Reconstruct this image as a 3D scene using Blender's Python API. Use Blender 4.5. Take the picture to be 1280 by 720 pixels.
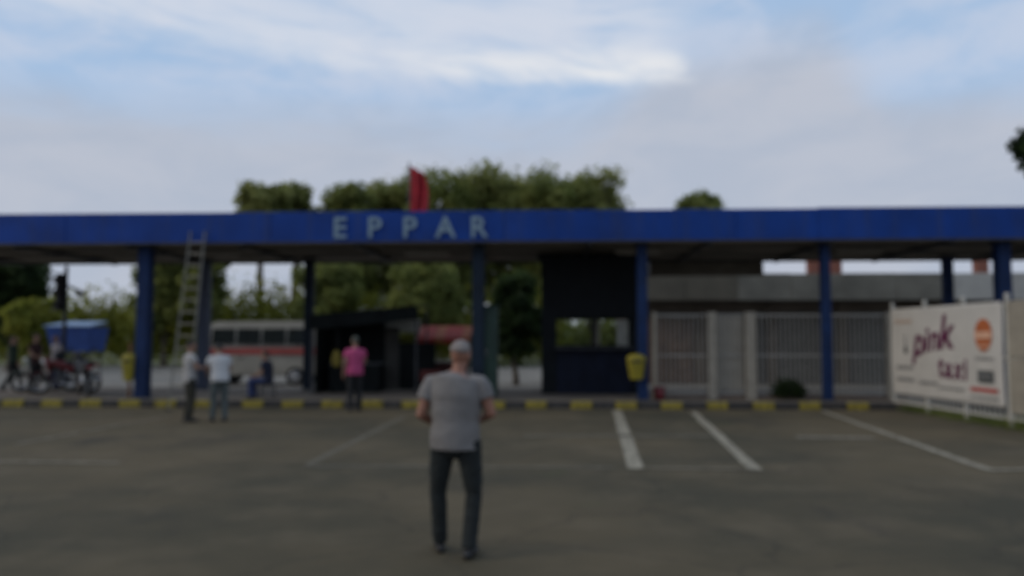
import bpy, bmesh, math, random
import numpy as np
from mathutils import Vector, Matrix, noise
R = math.radians
random.seed(7)
for o in list(bpy.data.objects): bpy.data.objects.remove(o)
SC = bpy.context.scene
C = SC.collection

# ------------------------------------------------------------------ camera
CAM_H, FPX, PITCH = 1.65, 1000.0, R(3.66)
cd = bpy.data.cameras.new('camera'); cam = bpy.data.objects.new('camera', cd); C.objects.link(cam)
cam.location = (0, 0, CAM_H); cam.rotation_euler = (R(90) + PITCH, 0, 0)
cd.sensor_width = 36; cd.lens = 36 * FPX / 1280; cd.clip_end = 2000; cd.clip_start = .05
cd.dof.use_dof = True            # the snapshot is focused far too close, all of it is soft
cd.dof.focus_distance = 0.85
cd.dof.aperture_fstop = 28.125e-3 / 0.0082
SC.camera = cam
# ------------------------------------------------------------------ sky
SUN_EL, SUN_AZ = 32.0, -102.0    # degrees, azimuth clockwise from +Y (veiled sun to the left)
w = bpy.data.worlds.new('World'); SC.world = w; w.use_nodes = True
nt = w.node_tree; nt.nodes.clear()
def N(t, **k):
    n = nt.nodes.new(t)
    for a, b in k.items(): setattr(n, a, b)
    return n
def L(a, b): nt.links.new(a, b)
def M_(op, a, b=None, c=None, clamp=False):
    n = N('ShaderNodeMath', operation=op, use_clamp=clamp)
    for i, v in enumerate((a, b, c)):
        if v is None: continue
        if isinstance(v, (int, float)): n.inputs[i].default_value = v
        else: L(v, n.inputs[i])
    return n.outputs[0]
def SS(x, lo, hi, t0=0.0, t1=1.0):
    n = N('ShaderNodeMapRange', interpolation_type='SMOOTHSTEP')
    L(x, n.inputs[0])
    for i, v in enumerate((lo, hi, t0, t1)): n.inputs[i + 1].default_value = v
    return n.outputs[0]
def NOISE(vec, scale, detail=5, rough=.55, dist=0.0):
    n = N('ShaderNodeTexNoise'); n.inputs['Scale'].default_value = scale
    n.inputs['Detail'].default_value = detail; n.inputs['Roughness'].default_value = rough
    n.inputs['Distortion'].default_value = dist
    L(vec, n.inputs['Vector']); return n.outputs['Fac']
def MIX(f, a, b):
    n = N('ShaderNodeMix', data_type='RGBA'); L(f, n.inputs[0])
    for i, v in ((6, a), (7, b)):
        if isinstance(v, tuple): n.inputs[i].default_value = (*v, 1)
        else: L(v, n.inputs[i])
    return n.outputs[2]
tc = N('ShaderNodeTexCoord'); sx = N('ShaderNodeSeparateXYZ'); L(tc.outputs['Generated'], sx.inputs[0])
X_, Y_, Z_ = sx.outputs
az = M_('MULTIPLY', M_('ARCTAN2', X_, Y_), 57.2958)
el = M_('MULTIPLY', M_('ARCSINE', Z_), 57.2958)
sky = N('ShaderNodeTexSky', sky_type='NISHITA', sun_disc=False, sun_elevation=R(SUN_EL), sun_rotation=R(SUN_AZ))
sky.air_density = 1.0; sky.dust_density = 1.2; sky.ozone_density = 1.0
def VEC(x, y, z=0.0):
    n = N('ShaderNodeCombineXYZ')
    for i, v in enumerate((x, y, z)):
        if isinstance(v, (int, float)): n.inputs[i].default_value = v
        else: L(v, n.inputs[i])
    return n.outputs[0]
cv = VEC(M_('MULTIPLY', az, .030), M_('MULTIPLY', el, .11))
n_big = NOISE(cv, 1.3, 5, .55)
n_mid = NOISE(VEC(M_('MULTIPLY', az, .05), M_('MULTIPLY', el, .12), 4.0), 2.2, 6, .6, .4)
# fibres of the cirrus run down to the right
fy = M_('ADD', el, M_('MULTIPLY', az, .10))
n_fib = NOISE(VEC(M_('MULTIPLY', az, .045), M_('MULTIPLY', fy, .26), 9.0), 2.0, 6, .62, .5)
nb = M_('SUBTRACT', n_big, .5); nm = M_('SUBTRACT', n_mid, .5)
# 1 white cirrus bank above a line that drops from left to right
edge = M_('ADD', M_('MULTIPLY', az, -.05), 17.9)                      # elevation of its lower rim
rim = M_('SUBTRACT', M_('ADD', el, M_('MULTIPLY', nm, 2.6)), edge)
bank = M_('MULTIPLY', SS(rim, -1.0, 2.0), SS(M_('ADD', az, M_('MULTIPLY', nm, 10)), 9, 15, 1, 0))
bank = M_('MULTIPLY', bank, SS(rim, 3.0, 14, 1, .6))
bank = M_('MULTIPLY', bank, SS(n_fib, .28, .56, .35, 1.0))
glow = M_('MULTIPLY', M_('MULTIPLY', SS(rim, -.4, .9), SS(rim, .8, 3.6, 1, 0)), SS(az, -20, 7, .15, 1.0))
glow = M_('MULTIPLY', M_('MULTIPLY', glow, SS(M_('ADD', az, M_('MULTIPLY', nm, 12)), 10, 13.5, 1, 0)), SS(n_fib, .35, .6, .35, 1))
# 2 thin veil elsewhere high up
veil = M_('MULTIPLY', SS(n_mid, .36, .66), SS(el, 13, 18))
# 3 grey lavender stratus low down
top = M_('ADD', el, M_('ADD', M_('MULTIPLY', nb, 7), M_('MULTIPLY', nm, 4)))
hump = M_('MULTIPLY', SS(az, 4, 14), SS(az, 21, 27, 1, 0))
top = M_('SUBTRACT', top, M_('MULTIPLY', hump, 4.2))
strat = SS(top, 12.5, 17.5, 1, 0)
# colours before the background strength (0.1)
skyc = N('ShaderNodeMix', data_type='RGBA', blend_type='MIX'); skyc.inputs[0].default_value = .85
L(sky.outputs[0], skyc.inputs[6]); skyc.inputs[7].default_value = (4.0, 5.6, 7.9, 1)
col = skyc.outputs[2]
col = MIX(M_('MULTIPLY', veil, .58), col, (6.1, 6.5, 7.6))
strcol = MIX(SS(n_mid, .35, .65), (4.5, 4.95, 5.9), (5.0, 5.3, 6.1))
col = MIX(M_('MULTIPLY', strat, .92), col, strcol)
col = MIX(M_('MULTIPLY', bank, .72), col, (6.6, 7.0, 7.9))
col = MIX(M_('MULTIPLY', glow, .85), col, (8.5, 8.5, 8.5))
bg = N('ShaderNodeBackground'); bg.inputs['Strength'].default_value = .1; L(col, bg.inputs['Color'])
L(bg.outputs[0], N('ShaderNodeOutputWorld').inputs[0])
# ------------------------------------------------------------------ sun and exposure
sd = bpy.data.lights.new('sun', 'SUN'); sun = bpy.data.objects.new('sun', sd); C.objects.link(sun)
sd.energy = 0.9; sd.angle = R(25); sd.color = (1, .87, .68)
sv = Vector((math.sin(R(SUN_AZ)) * math.cos(R(SUN_EL)), math.cos(R(SUN_AZ)) * math.cos(R(SUN_EL)), math.sin(R(SUN_EL))))
sun.rotation_euler = sv.to_track_quat('Z', 'Y').to_euler(); sun.location = sv * 50
vs = SC.view_settings; vs.view_transform = 'Standard'; vs.look = 'None'; vs.exposure = 0; vs.gamma = 1; vs.use_curve_mapping = False

# ------------------------------------------------------------------ survey: the bus station front stands 19.2 m off, turned 2.56 degrees
YAW = R(2.56); CA, SA = math.cos(YAW), math.sin(YAW); D0 = 19.2
def T(u, v, z=0): return Vector((u * CA + v * SA, D0 - u * SA + v * CA, z))
def ray(px, py):
    a, b = (px - 640) / FPX, (360 - py) / FPX
    yy = math.cos(PITCH) - b * math.sin(PITCH)
    return a / yy, (math.sin(PITCH) + b * math.cos(PITCH)) / yy
def Uat(px, v, py=424):
    k = ray(px, py)[0]
    return (k * (D0 + v * CA) - v * SA) / (CA + k * SA)
def Zat(py, d, px=640): return CAM_H + ray(px, py)[1] * d
def ground(px, py):
    k, s = ray(px, py); d = -CAM_H / s
    return Vector((k * d, d, 0))
def at(px, py, d):
    k, s = ray(px, py); return Vector((k * d, d, CAM_H + s * d))

# ------------------------------------------------------------------ materials
MAT = {}
def mat(name, col, rough=.7, var=.25, scale=3.0, bump=.0, bscale=40, metal=0, col2=None, lo=.35, hi=.65, det=5, spec=.5, emit=None):
    if name in MAT: return MAT[name]
    m = bpy.data.materials.new(name); m.use_nodes = True; t = m.node_tree; b = t.nodes['Principled BSDF']
    tcn = t.nodes.new('ShaderNodeTexCoord'); nz = t.nodes.new('ShaderNodeTexNoise')
    nz.inputs['Scale'].default_value = scale; nz.inputs['Detail'].default_value = det; nz.inputs['Roughness'].default_value = .6
    t.links.new(tcn.outputs['Object'], nz.inputs['Vector'])
    mr = t.nodes.new('ShaderNodeMapRange'); t.links.new(nz.outputs['Fac'], mr.inputs[0]); mr.inputs[1].default_value = lo; mr.inputs[2].default_value = hi
    mx = t.nodes.new('ShaderNodeMix'); mx.data_type = 'RGBA'; t.links.new(mr.outputs[0], mx.inputs[0])
    c2 = col2 if col2 else tuple(min(1, c * (1 + var)) for c in col)
    c1 = col if col2 else tuple(c * (1 - var) for c in col)
    mx.inputs[6].default_value = (*c1, 1); mx.inputs[7].default_value = (*c2, 1)
    t.links.new(mx.outputs[2], b.inputs['Base Color'])
    b.inputs['Roughness'].default_value = rough; b.inputs['Metallic'].default_value = metal; b.inputs['Specular IOR Level'].default_value = spec
    if bump:
        n2 = t.nodes.new('ShaderNodeTexNoise'); n2.inputs['Scale'].default_value = bscale; n2.inputs['Detail'].default_value = 4
        t.links.new(tcn.outputs['Object'], n2.inputs['Vector'])
        bp = t.nodes.new('ShaderNodeBump'); bp.inputs['Strength'].default_value = bump; bp.inputs['Distance'].default_value = .02
        t.links.new(n2.outputs['Fac'], bp.inputs['Height']); t.links.new(bp.outputs[0], b.inputs['Normal'])
    MAT[name] = m; return m

def asphalt():
    m = bpy.data.materials.new('asphalt'); m.use_nodes = True; t = m.node_tree; b = t.nodes['Principled BSDF']
    g = t.nodes.new('ShaderNodeNewGeometry')
    def nz(scale, det, rough=.6, off=0, sy=1):
        mp = t.nodes.new('ShaderNodeMapping'); mp.inputs['Location'].default_value = (off, off * .7, 0); mp.inputs['Scale'].default_value = (1, sy, 1)
        t.links.new(g.outputs['Position'], mp.inputs[0])
        n = t.nodes.new('ShaderNodeTexNoise'); n.inputs['Scale'].default_value = scale; n.inputs['Detail'].default_value = det; n.inputs['Roughness'].default_value = rough
        t.links.new(mp.outputs[0], n.inputs['Vector']); return n.outputs['Fac']
    def rng(x, lo, hi):
        r = t.nodes.new('ShaderNodeMapRange'); r.interpolation_type = 'SMOOTHSTEP'; t.links.new(x, r.inputs[0]); r.inputs[1].default_value = lo; r.inputs[2].default_value = hi; return r.outputs[0]
    def mix(f, a, c, k=1.0):
        x = t.nodes.new('ShaderNodeMix'); x.data_type = 'RGBA'
        if k != 1.0:
            q = t.nodes.new('ShaderNodeMath'); q.operation = 'MULTIPLY'; t.links.new(f, q.inputs[0]); q.inputs[1].default_value = k; f = q.outputs[0]
        t.links.new(f, x.inputs[0])
        for i, v in ((6, a), (7, c)):
            if isinstance(v, tuple): x.inputs[i].default_value = (*v, 1)
            else: t.links.new(v, x.inputs[i])
        return x.outputs[2]
    c = mix(rng(nz(.22, 5), .35, .65), (.048, .043, .026), (.100, .077, .043))
    c = mix(rng(nz(.9, 6, .65, 5), .45, .7), c, (.125, .098, .060), .6)          # worn dusty areas
    c = mix(rng(nz(.45, 6, .7, 21, .5), .56, .72), c, (.028, .025, .020), .7)      # oil and tyre stains
    c = mix(rng(nz(.33, 5, .7, 43), .63, .74), c, (.064, .076, .026), .75)         # moss and algae
    c = mix(rng(nz(60, 3, .6, 9), .4, .75), c, (.15, .13, .095), .30)               # chippings
    vo = t.nodes.new('ShaderNodeTexVoronoi'); vo.feature = 'DISTANCE_TO_EDGE'; vo.inputs['Scale'].default_value = .42
    va = t.nodes.new('ShaderNodeVectorMath'); va.operation = 'ADD'; t.links.new(g.outputs['Position'], va.inputs[0])
    nv_ = t.nodes.new('ShaderNodeTexNoise'); nv_.inputs['Scale'].default_value = 1.1; nv_.inputs['Detail'].default_value = 6; t.links.new(g.outputs['Position'], nv_.inputs['Vector'])
    t.links.new(nv_.outputs['Color'], va.inputs[1]); t.links.new(va.outputs[0], vo.inputs['Vector'])
    cr = t.nodes.new('ShaderNodeMapRange'); t.links.new(vo.outputs['Distance'], cr.inputs[0]); cr.inputs[1].default_value = .004; cr.inputs[2].default_value = .014; cr.inputs[3].default_value = 1; cr.inputs[4].default_value = 0
    c = mix(cr.outputs[0], c, (.026, .022, .017), .30)
    t.links.new(c, b.inputs['Base Color']); b.inputs['Roughness'].default_value = .92; b.inputs['Specular IOR Level'].default_value = .25
    bp = t.nodes.new('ShaderNodeBump'); bp.inputs['Strength'].default_value = .5; bp.inputs['Distance'].default_value = .012
    t.links.new(nz(70, 4, .65, 3), bp.inputs['Height']); t.links.new(bp.outputs[0], b.inputs['Normal'])
    return m
def line_paint():
    m = mat('worn_line_paint', (.12, .104, .072), .85, scale=7, col2=(.33, .295, .22), lo=.36, hi=.60, det=8)
    return m
def faint_paint():
    return mat('nearly_worn_off_paint', (.085, .072, .047), .9, scale=5, col2=(.22, .19, .14), lo=.34, hi=.62, det=8)
def glass_mat():
    if 'glass' in MAT: return MAT['glass']
    m = mat('glass', (.02, .025, .025), .06, .1, 2, spec=.8)
    return m
def pane_mat():
    m = bpy.data.materials.new('clear_pane'); m.use_nodes = True; t = m.node_tree
    b = t.nodes['Principled BSDF']; b.inputs['Base Color'].default_value = (.96, .98, .97, 1); b.inputs['Roughness'].default_value = .02
    b.inputs['Transmission Weight'].default_value = 1; b.inputs['IOR'].default_value = 1.05
    return m

# ------------------------------------------------------------------ mesh helpers
class MB:
    def __init__(s): s.v = []; s.f = []
    def add(s, vs, fs):
        n = len(s.v); s.v += [tuple(p) for p in vs]; s.f += [tuple(i + n for i in f) for f in fs]; return s
    def box(s, x0, x1, y0, y1, z0, z1, b=0.0):
        if b <= 0:
            return s.add([(x0,y0,z0),(x1,y0,z0),(x1,y1,z0),(x0,y1,z0),(x0,y0,z1),(x1,y0,z1),(x1,y1,z1),(x0,y1,z1)],
                         [(3,2,1,0),(4,5,6,7),(0,1,5,4),(1,2,6,5),(2,3,7,6),(3,0,4,7)])
        bm = bmesh.new(); bmesh.ops.create_cube(bm, size=1)
        for q in bm.verts: q.co = Vector(((x0+x1)/2 + q.co.x*(x1-x0), (y0+y1)/2 + q.co.y*(y1-y0), (z0+z1)/2 + q.co.z*(z1-z0)))
        bmesh.ops.bevel(bm, geom=list(bm.edges), offset=b, segments=1, affect='EDGES')
        return s.bm(bm)
    def bm(s, bm, mtx=None):
        bm.verts.index_update(); vs = [(mtx @ q.co if mtx else q.co.copy()) for q in bm.verts]
        fs = [[q.index for q in f.verts] for f in bm.faces]; bm.free(); return s.add(vs, fs)
    def tube(s, pts, rad, n=10, ell=None, caps=True, side=None):
        pts = [Vector(p) for p in pts]; m = len(pts)
        rad = rad if isinstance(rad, (list, tuple)) else [rad] * m
        rings = []; ref = Vector(side) if side else None
        for i, p in enumerate(pts):
            d = (pts[min(i+1, m-1)] - pts[max(i-1, 0)]).normalized()
            if ref is None:
                ref = Vector((0,0,1)) if abs(d.z) < .9 else Vector((1,0,0))
            a = (ref - d * ref.dot(d)).normalized(); bb = d.cross(a)
            if not side: ref = a
            r = rad[i]; ra, rb = (r if isinstance(r, (tuple, list)) else (r, r))
            rings.append([p + a * (math.cos(2*math.pi*k/n) * ra) + bb * (math.sin(2*math.pi*k/n) * rb) for k in range(n)])
        vs = [q for r_ in rings for q in r_]; fs = []
        for i in range(m - 1):
            for k in range(n):
                k2 = (k+1) % n; fs.append((i*n+k, i*n+k2, (i+1)*n+k2, (i+1)*n+k))
        if caps:
            fs.append(tuple(reversed(range(n)))); fs.append(tuple(range((m-1)*n, m*n)))
        return s.add(vs, fs)
    def limb(s, pts, rad, n=12, side=None):
        """tube with rounded ends"""
        pts = [Vector(p) for p in pts]; rad = [r if isinstance(r, (tuple, list)) else (r, r) for r in rad]
        d0 = (pts[0]-pts[1]).normalized(); d1 = (pts[-1]-pts[-2]).normalized()
        P = []; Q = []
        for t in (1.0, .75, .4):
            k = math.sqrt(max(0.004, 1-t*t)); r = min(rad[0]); P.append(pts[0] + d0*r*t); Q.append((rad[0][0]*k, rad[0][1]*k))
        P += pts; Q += rad
        for t in (.4, .75, 1.0):
            k = math.sqrt(max(0.004, 1-t*t)); r = min(rad[-1]); P.append(pts[-1] + d1*r*t); Q.append((rad[-1][0]*k, rad[-1][1]*k))
        return s.tube(P, Q, n, side=side)
    def ball(s, c, r, seg=16, rg=10, mtx=None):
        bm = bmesh.new(); bmesh.ops.create_uvsphere(bm, u_segments=seg, v_segments=rg, radius=1)
        rr = r if isinstance(r, (tuple, list)) else (r, r, r)
        mm = Matrix.Translation(Vector(c)) @ (mtx or Matrix()) @ Matrix.Diagonal((*rr, 1))
        return s.bm(bm, mm)
    def cyl(s, p0, p1, r, n=16, r1=None): return s.tube([p0, p1], [r, r if r1 is None else r1], n)
    def prism(s, poly, y0, y1):
        """polygon in x,z extruded along y"""
        n = len(poly); vs = [(x, y0, z) for x, z in poly] + [(x, y1, z) for x, z in poly]
        fs = [tuple(range(n)), tuple(reversed(range(n, 2*n)))] + [(i, n+i, n+(i+1) % n, (i+1) % n) for i in range(n)]
        return s.add(vs, fs)
    def mesh(s, name):
        me = bpy.data.meshes.new(name); me.from_pydata(s.v, [], s.f); me.validate(); 
        bm = bmesh.new(); bm.from_mesh(me); bmesh.ops.recalc_face_normals(bm, faces=bm.faces); bm.to_mesh(me); bm.free()
        return me
    def build(s, name, m, parent=None, smooth=False, loc=None, rz=None):
        return link(name, s.mesh(name), m, parent, smooth, loc, rz)
def link(name, me, m=None, parent=None, smooth=False, loc=None, rz=None):
    if m is not None: me.materials.clear(); me.materials.append(m)
    if smooth: me.polygons.foreach_set('use_smooth', [True] * len(me.polygons))
    o = bpy.data.objects.new(name, me); C.objects.link(o)
    if parent: o.parent = parent
    if loc is not None: o.location = loc
    if rz is not None: o.rotation_euler = (0, 0, rz)
    return o
def tag(o, label=None, cat=None, group=None, kind=None):
    if label: o['label'] = label
    if cat: o['category'] = cat
    if group: o['group'] = group
    if kind: o['kind'] = kind
    return o
def thing(name, label, cat, loc=(0,0,0), rz=0, group=None):
    o = bpy.data.objects.new(name, None); C.objects.link(o); o.location = loc; o.rotation_euler = (0,0,rz); o.empty_display_size = .2
    return tag(o, label, cat, group)
def copy_mesh_obj(o, parent, loc):
    c = o.copy(); C.objects.link(c); c.parent = parent; c.location = loc; return c

# shared materials
m_asph = asphalt(); m_line = line_paint(); m_faint = faint_paint()
m_conc = mat('platform_concrete', (.135, .110, .085), .9, .28, .9, .3, 30)
m_road = mat('pale_concrete_road', (.185, .170, .145), .9, .2, .5, .25, 20)
m_grass = mat('grass_verge', (.10, .11, .04), .95, .35, 1.2, .4, 30)
m_blue = mat('blue_cladding', (.003, .036, .205), .6, .2, .8, .08, 5, spec=.22)
def streaks(m, dirt, amt):
    t = m.node_tree; b = t.nodes['Principled BSDF']; src = b.inputs['Base Color'].links[0].from_socket
    g_ = t.nodes.new('ShaderNodeNewGeometry'); mp = t.nodes.new('ShaderNodeMapping'); mp.inputs['Scale'].default_value = (5, 5, .35); t.links.new(g_.outputs['Position'], mp.inputs[0])
    n = t.nodes.new('ShaderNodeTexNoise'); n.inputs['Scale'].default_value = 1; n.inputs['Detail'].default_value = 6; t.links.new(mp.outputs[0], n.inputs['Vector'])
    r = t.nodes.new('ShaderNodeMapRange'); t.links.new(n.outputs['Fac'], r.inputs[0]); r.inputs[1].default_value = .5; r.inputs[2].default_value = .75; r.inputs[4].default_value = amt
    x = t.nodes.new('ShaderNodeMix'); x.data_type = 'RGBA'; t.links.new(r.outputs[0], x.inputs[0]); t.links.new(src, x.inputs[6]); x.inputs[7].default_value = (*dirt, 1)
    t.links.new(x.outputs[2], b.inputs['Base Color'])
streaks(m_blue, (.05, .055, .07), .32)
m_bluepost = mat('blue_post_paint', (.007, .022, .075), .6, .2, 2.5, .06, 15, spec=.2)
m_soffit = mat('soffit_sheet', (.24, .21, .17), .85, .2, .8, .1, 8)
m_roof = mat('roof_sheet', (.20, .20, .21), .7, .2, .7)
m_steel = mat('dark_steel', (.05, .05, .055), .5, .2, 4)
m_letter = mat('pale_blue_letter', (.17, .25, .31), .5, .15, 4)
m_kyel = mat('kerb_yellow', (.14, .11, .022), .85, scale=9, col2=(.32, .25, .03), bump=.2)
m_kblk = mat('kerb_black', (.022, .020, .019), .8, scale=8, col2=(.05, .045, .04), bump=.2)
m_white = mat('white_fence_paint', (.29, .27, .235), .55, .12, 5)
m_alu = mat('ladder_aluminium', (.26, .24, .195), .55, .12, 8, metal=.3)
m_black = mat('black_plastic', (.014, .014, .016), .5, .3, 6)
m_rubber = mat('tyre_rubber', (.014, .014, .014), .85, .3, 9)
m_chrome = mat('chrome', (.6, .6, .6), .22, .1, 9, metal=1)
m_yellow = mat('yellow_plastic', (.24, .195, .010), .5, .15, 4)
m_red = mat('red_cloth', (.32, .012, .022), .8, .25, 6)
m_skin = mat('skin', (.27, .155, .105), .6, .12, 14)
m_glass = glass_mat()

# ================================================================== THE SETTING
g = MB()
xs = [-400, -60, -24, -12, 0, 12, 24, 60, 400]; ys = [-30, -5, 5, 12, 20, 40, 80, 200, 900]
for y in ys:
    for x in xs: g.v.append((x, y, 0))
for j in range(8):
    for i in range(8): g.f.append((j*9+i, j*9+i+1, (j+1)*9+i+1, (j+1)*9+i))
tag(g.build('ground', m_asph), 'dark worn asphalt of the car park', None, None, 'structure')
# rear road and verge
q = MB(); a_, b_ = -40, 40
q.box(a_, b_, 5.6, 30, -.02, .006)
tag(q.build('rear_road', m_road, loc=T(0,0,0), rz=-YAW), 'pale concrete road behind the bus station', None, None, 'structure')
q = MB(); q.add([(-300, 30.0, .012), (300, 30.0, .012), (300, 300, .012), (-300, 300, .012)], [(0,1,2,3)])
tag(q.build('verge', m_grass, loc=T(0,0,0), rz=-YAW), 'grass verge beyond the rear road', None, None, 'structure')
PZ = .15
q = MB(); q.box(-18, 18, .16, 5.6, -.05, PZ, .01)
plat = tag(q.build('platform', m_conc, loc=T(0,0,0), rz=-YAW), 'raised concrete platform under the canopy', None, None, 'structure')
# painted kerb, one stone per colour
kerb = thing('kerb', 'kerb painted in yellow and black blocks along the platform', None, T(0,0,0), -YAW); kerb['kind'] = 'structure'
yel = [-34, 15, 64, 112, 161, 206, 256, 315, 365, 415, 465, 515, 566, 618, 670, 727, 783, 840, 897, 955, 1013, 1073]
prev = None; rk = random.Random(3)
def stone(u0, u1, m):
    h = .165 + rk.uniform(-.008, .008); f = rk.uniform(-.012, .012)
    MB().box(u0 + .006, u1 - .006, f, .157, -.04, h, .018).build('kerb_stone', m, kerb)
for c in yel:
    u0, u1 = Uat(c - 13.5, 0, 505), Uat(c + 13.5, 0, 505)
    if prev is not None:
        mid = (prev + u0) / 2
        if u0 - prev > .9: stone(prev, mid, m_kblk); stone(mid, u0, m_kblk)
        else: stone(prev, u0, m_kblk)
    stone(u0, u1, m_kyel); prev = u1
stone(prev, prev + .62, m_kblk)
# parking lines
PL = [0]
def pline(p0, p1, w0, w1, m, label):
    a, b = ground(*p0), ground(*p1); d = (b - a).normalized(); n = Vector((-d.y, d.x, 0))
    zl_ = .004 + .003 * PL[0]; PL[0] = (PL[0] + 1) % 4
    nseg = 14; v = []; f = []; rr = random.Random(int(p0[0]*7+p1[1]))
    for i in range(nseg + 1):
        t = i / nseg; p = a.lerp(b, t); ww = (w0 + (w1 - w0) * t) / 2
        v += [p + n * (ww + rr.uniform(-.012, .008)) + Vector((0,0,zl_)), p - n * (ww + rr.uniform(-.012, .008)) + Vector((0,0,zl_))]
    for i in range(nseg): f.append((2*i, 2*i+1, 2*i+3, 2*i+2))
    o = MB().add(v, f).build('parking_line', m); tag(o, label, None, None, 'structure')
pline((771, 513), (795, 586), .20, .22, m_line, 'thick white parking line right of the booth')
pline((866, 515), (945, 588), .16, .17, m_line, 'white parking line in the middle of the right bays')
pline((1028, 514), (1236, 588), .13, .14, m_line, 'long white parking line running to the right')
pline((1232, 588.5), (1330, 587), .12, .12, m_line, 'short white line at the right edge of the car park')
m_ghost = mat('ghost_paint', (.075, .064, .042), .9, scale=5, col2=(.135, .117, .083), lo=.36, hi=.66, det=8)
pline((505, 521), (385, 581), .12, .12, m_ghost, 'faded parking line left of the walking man')
pline((380, 583), (768, 585), .13, .13, m_ghost, 'faded cross line behind the walking man')
pline((800, 586), (940, 587), .10, .10, m_faint, 'faded cross line closing a bay')
pline((995, 547), (1092, 548.5), .34, .30, m_faint, 'faded white block inside the right bay')
pline((655, 545), (905, 545), .22, .22, m_ghost, 'faded cross band in the middle bays')
pline((-40, 577), (150, 579), .12, .12, m_faint, 'faded cross line at the left')
pline((215, 520), (20, 556), .10, .10, m_faint, 'faded parking line at the far left')

# ================================================================== THE CANOPY
FV = .2
zt, zb = Zat(263, D0 + FV), Zat(301, D0 + FV)
can = thing('station_canopy', 'long flat bus station canopy with deep blue fascia on blue posts', 'canopy', T(0,0,0), -YAW)
joints = [-17, -11.2, -6.0, -.2, 5.4, 7.35, 12.2, 17]
for i in range(len(joints) - 1):
    up = .02 if joints[i] > 7 else 0
    MB().box(joints[i] + .004, joints[i+1] - .004, FV, FV + .12, zb, zt + up, .012).build('fascia_panel', m_blue, can)
MB().box(-17, 17, FV - .02, FV + .14, zb - .035, zb - .002, .006).build('drip_edge', m_steel, can)
REAR = 5.15
MB().box(-17, 17, FV + .123, REAR, zb + .02, zb + .06).build('soffit', m_soffit, can)
rf = MB(); nr = 170
for i in range(nr):                                   # trapezoidal roof sheet
    x0 = -17 + 34 * i / nr; wd = 34 / nr
    rf.add([(x0, FV+.13, zt-.30), (x0+wd*.35, FV+.13, zt-.30), (x0+wd*.5, FV+.13, zt-.26), (x0+wd*.85, FV+.13, zt-.26), (x0+wd, FV+.13, zt-.30),
            (x0, REAR+.1, zt-.42), (x0+wd*.35, REAR+.1, zt-.42), (x0+wd*.5, REAR+.1, zt-.38), (x0+wd*.85, REAR+.1, zt-.38), (x0+wd, REAR+.1, zt-.42)],
           [(k, k+1, k+6, k+5) for k in range(4)])
rf.build('roof', m_roof, can)
MB().box(-17, 17, REAR - .02, REAR + .08, zb - .06, zt - .43, .01).build('rear_fascia', m_steel, can)
for u in [-15.5, -12.6, -9.7, -6.8, -3.9, -1.0, 1.9, 4.8, 7.7, 10.6, 13.5]:
    MB().box(u - .05, u + .05, FV + .13, REAR - .03, zb - .10, zb + .018, .006).build('beam', m_steel, can)
for v in (1.6, 3.2): MB().box(-17, 17, v - .03, v + .03, zb - .05, zb + .016).build('purlin', m_steel, can)
for u in (-8.2, -2.4, 3.3, 9.1):
    lp = MB().box(u - .62, u + .62, 2.2, 2.36, zb - .09, zb + .016, .012).build('tube_light', m_white, can)
    MB().tube([(u - .58, 2.28, zb - .115), (u + .58, 2.28, zb - .115)], .016, 8).build('tube', m_white, lp)
# rear valance boards right of the middle
for i, (p0, p1) in enumerate(((676, 745), (745, 812), (812, 884), (884, 955))):
    u0, u1 = Uat(p0, REAR), Uat(p1, REAR)
    MB().box(u0 + .005, u1 - .005, REAR - .10, REAR - .03, Zat(346, D0 + REAR), zb - .07, .008).build('valance_board', mat('valance_brown', (.115, .100, .075), .85, .2, 2), can)
def post(px, v, w, m=None):
    u = Uat(px, v)
    p = MB().box(u - w/2, u + w/2, v - w/2, v + w/2, PZ + .012, zb - .012, .018).build('post', m or m_bluepost, can)
    MB().box(u - w*.72, u + w*.72, v - w*.72, v + w*.72, PZ - .005, PZ + .03, .008).build('base_plate', m_steel, p)
    MB().box(u - w*.7, u + w*.7, v - w*.7, v + w*.7, zb - .05, zb + .012, .008).build('cap_plate', m_steel, p)
    return u
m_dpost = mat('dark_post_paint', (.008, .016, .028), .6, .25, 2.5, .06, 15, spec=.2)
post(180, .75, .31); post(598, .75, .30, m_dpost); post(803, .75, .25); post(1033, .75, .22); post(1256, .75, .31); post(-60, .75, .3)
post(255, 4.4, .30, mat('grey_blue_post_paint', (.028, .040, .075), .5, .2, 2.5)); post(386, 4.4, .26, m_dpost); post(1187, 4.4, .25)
# fascia lettering
def text_mesh(s, size, ext, off=0.0, shear=0.0):
    cu = bpy.data.curves.new('txt', 'FONT'); cu.body = s; cu.size = size; cu.extrude = ext; cu.offset = off; cu.shear = shear
    cu.align_x = 'CENTER'; cu.resolution_u = 4
    o = bpy.data.objects.new('txt', cu); C.objects.link(o); bpy.context.view_layer.update()
    me = bpy.data.meshes.new_from_object(o.evaluated_get(bpy.context.evaluated_depsgraph_get()))
    bpy.data.objects.remove(o); return me
RX = Matrix.Rotation(R(90), 4, 'X')
for ch, px in zip('EPPAR', (425, 468, 512, 557, 598)):
    me = text_mesh(ch, .72, .02, .012); me.transform(RX)
    link('letter', me, m_letter, can, loc=(Uat(px, FV, 282), FV - .024, zb + .10))

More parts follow.
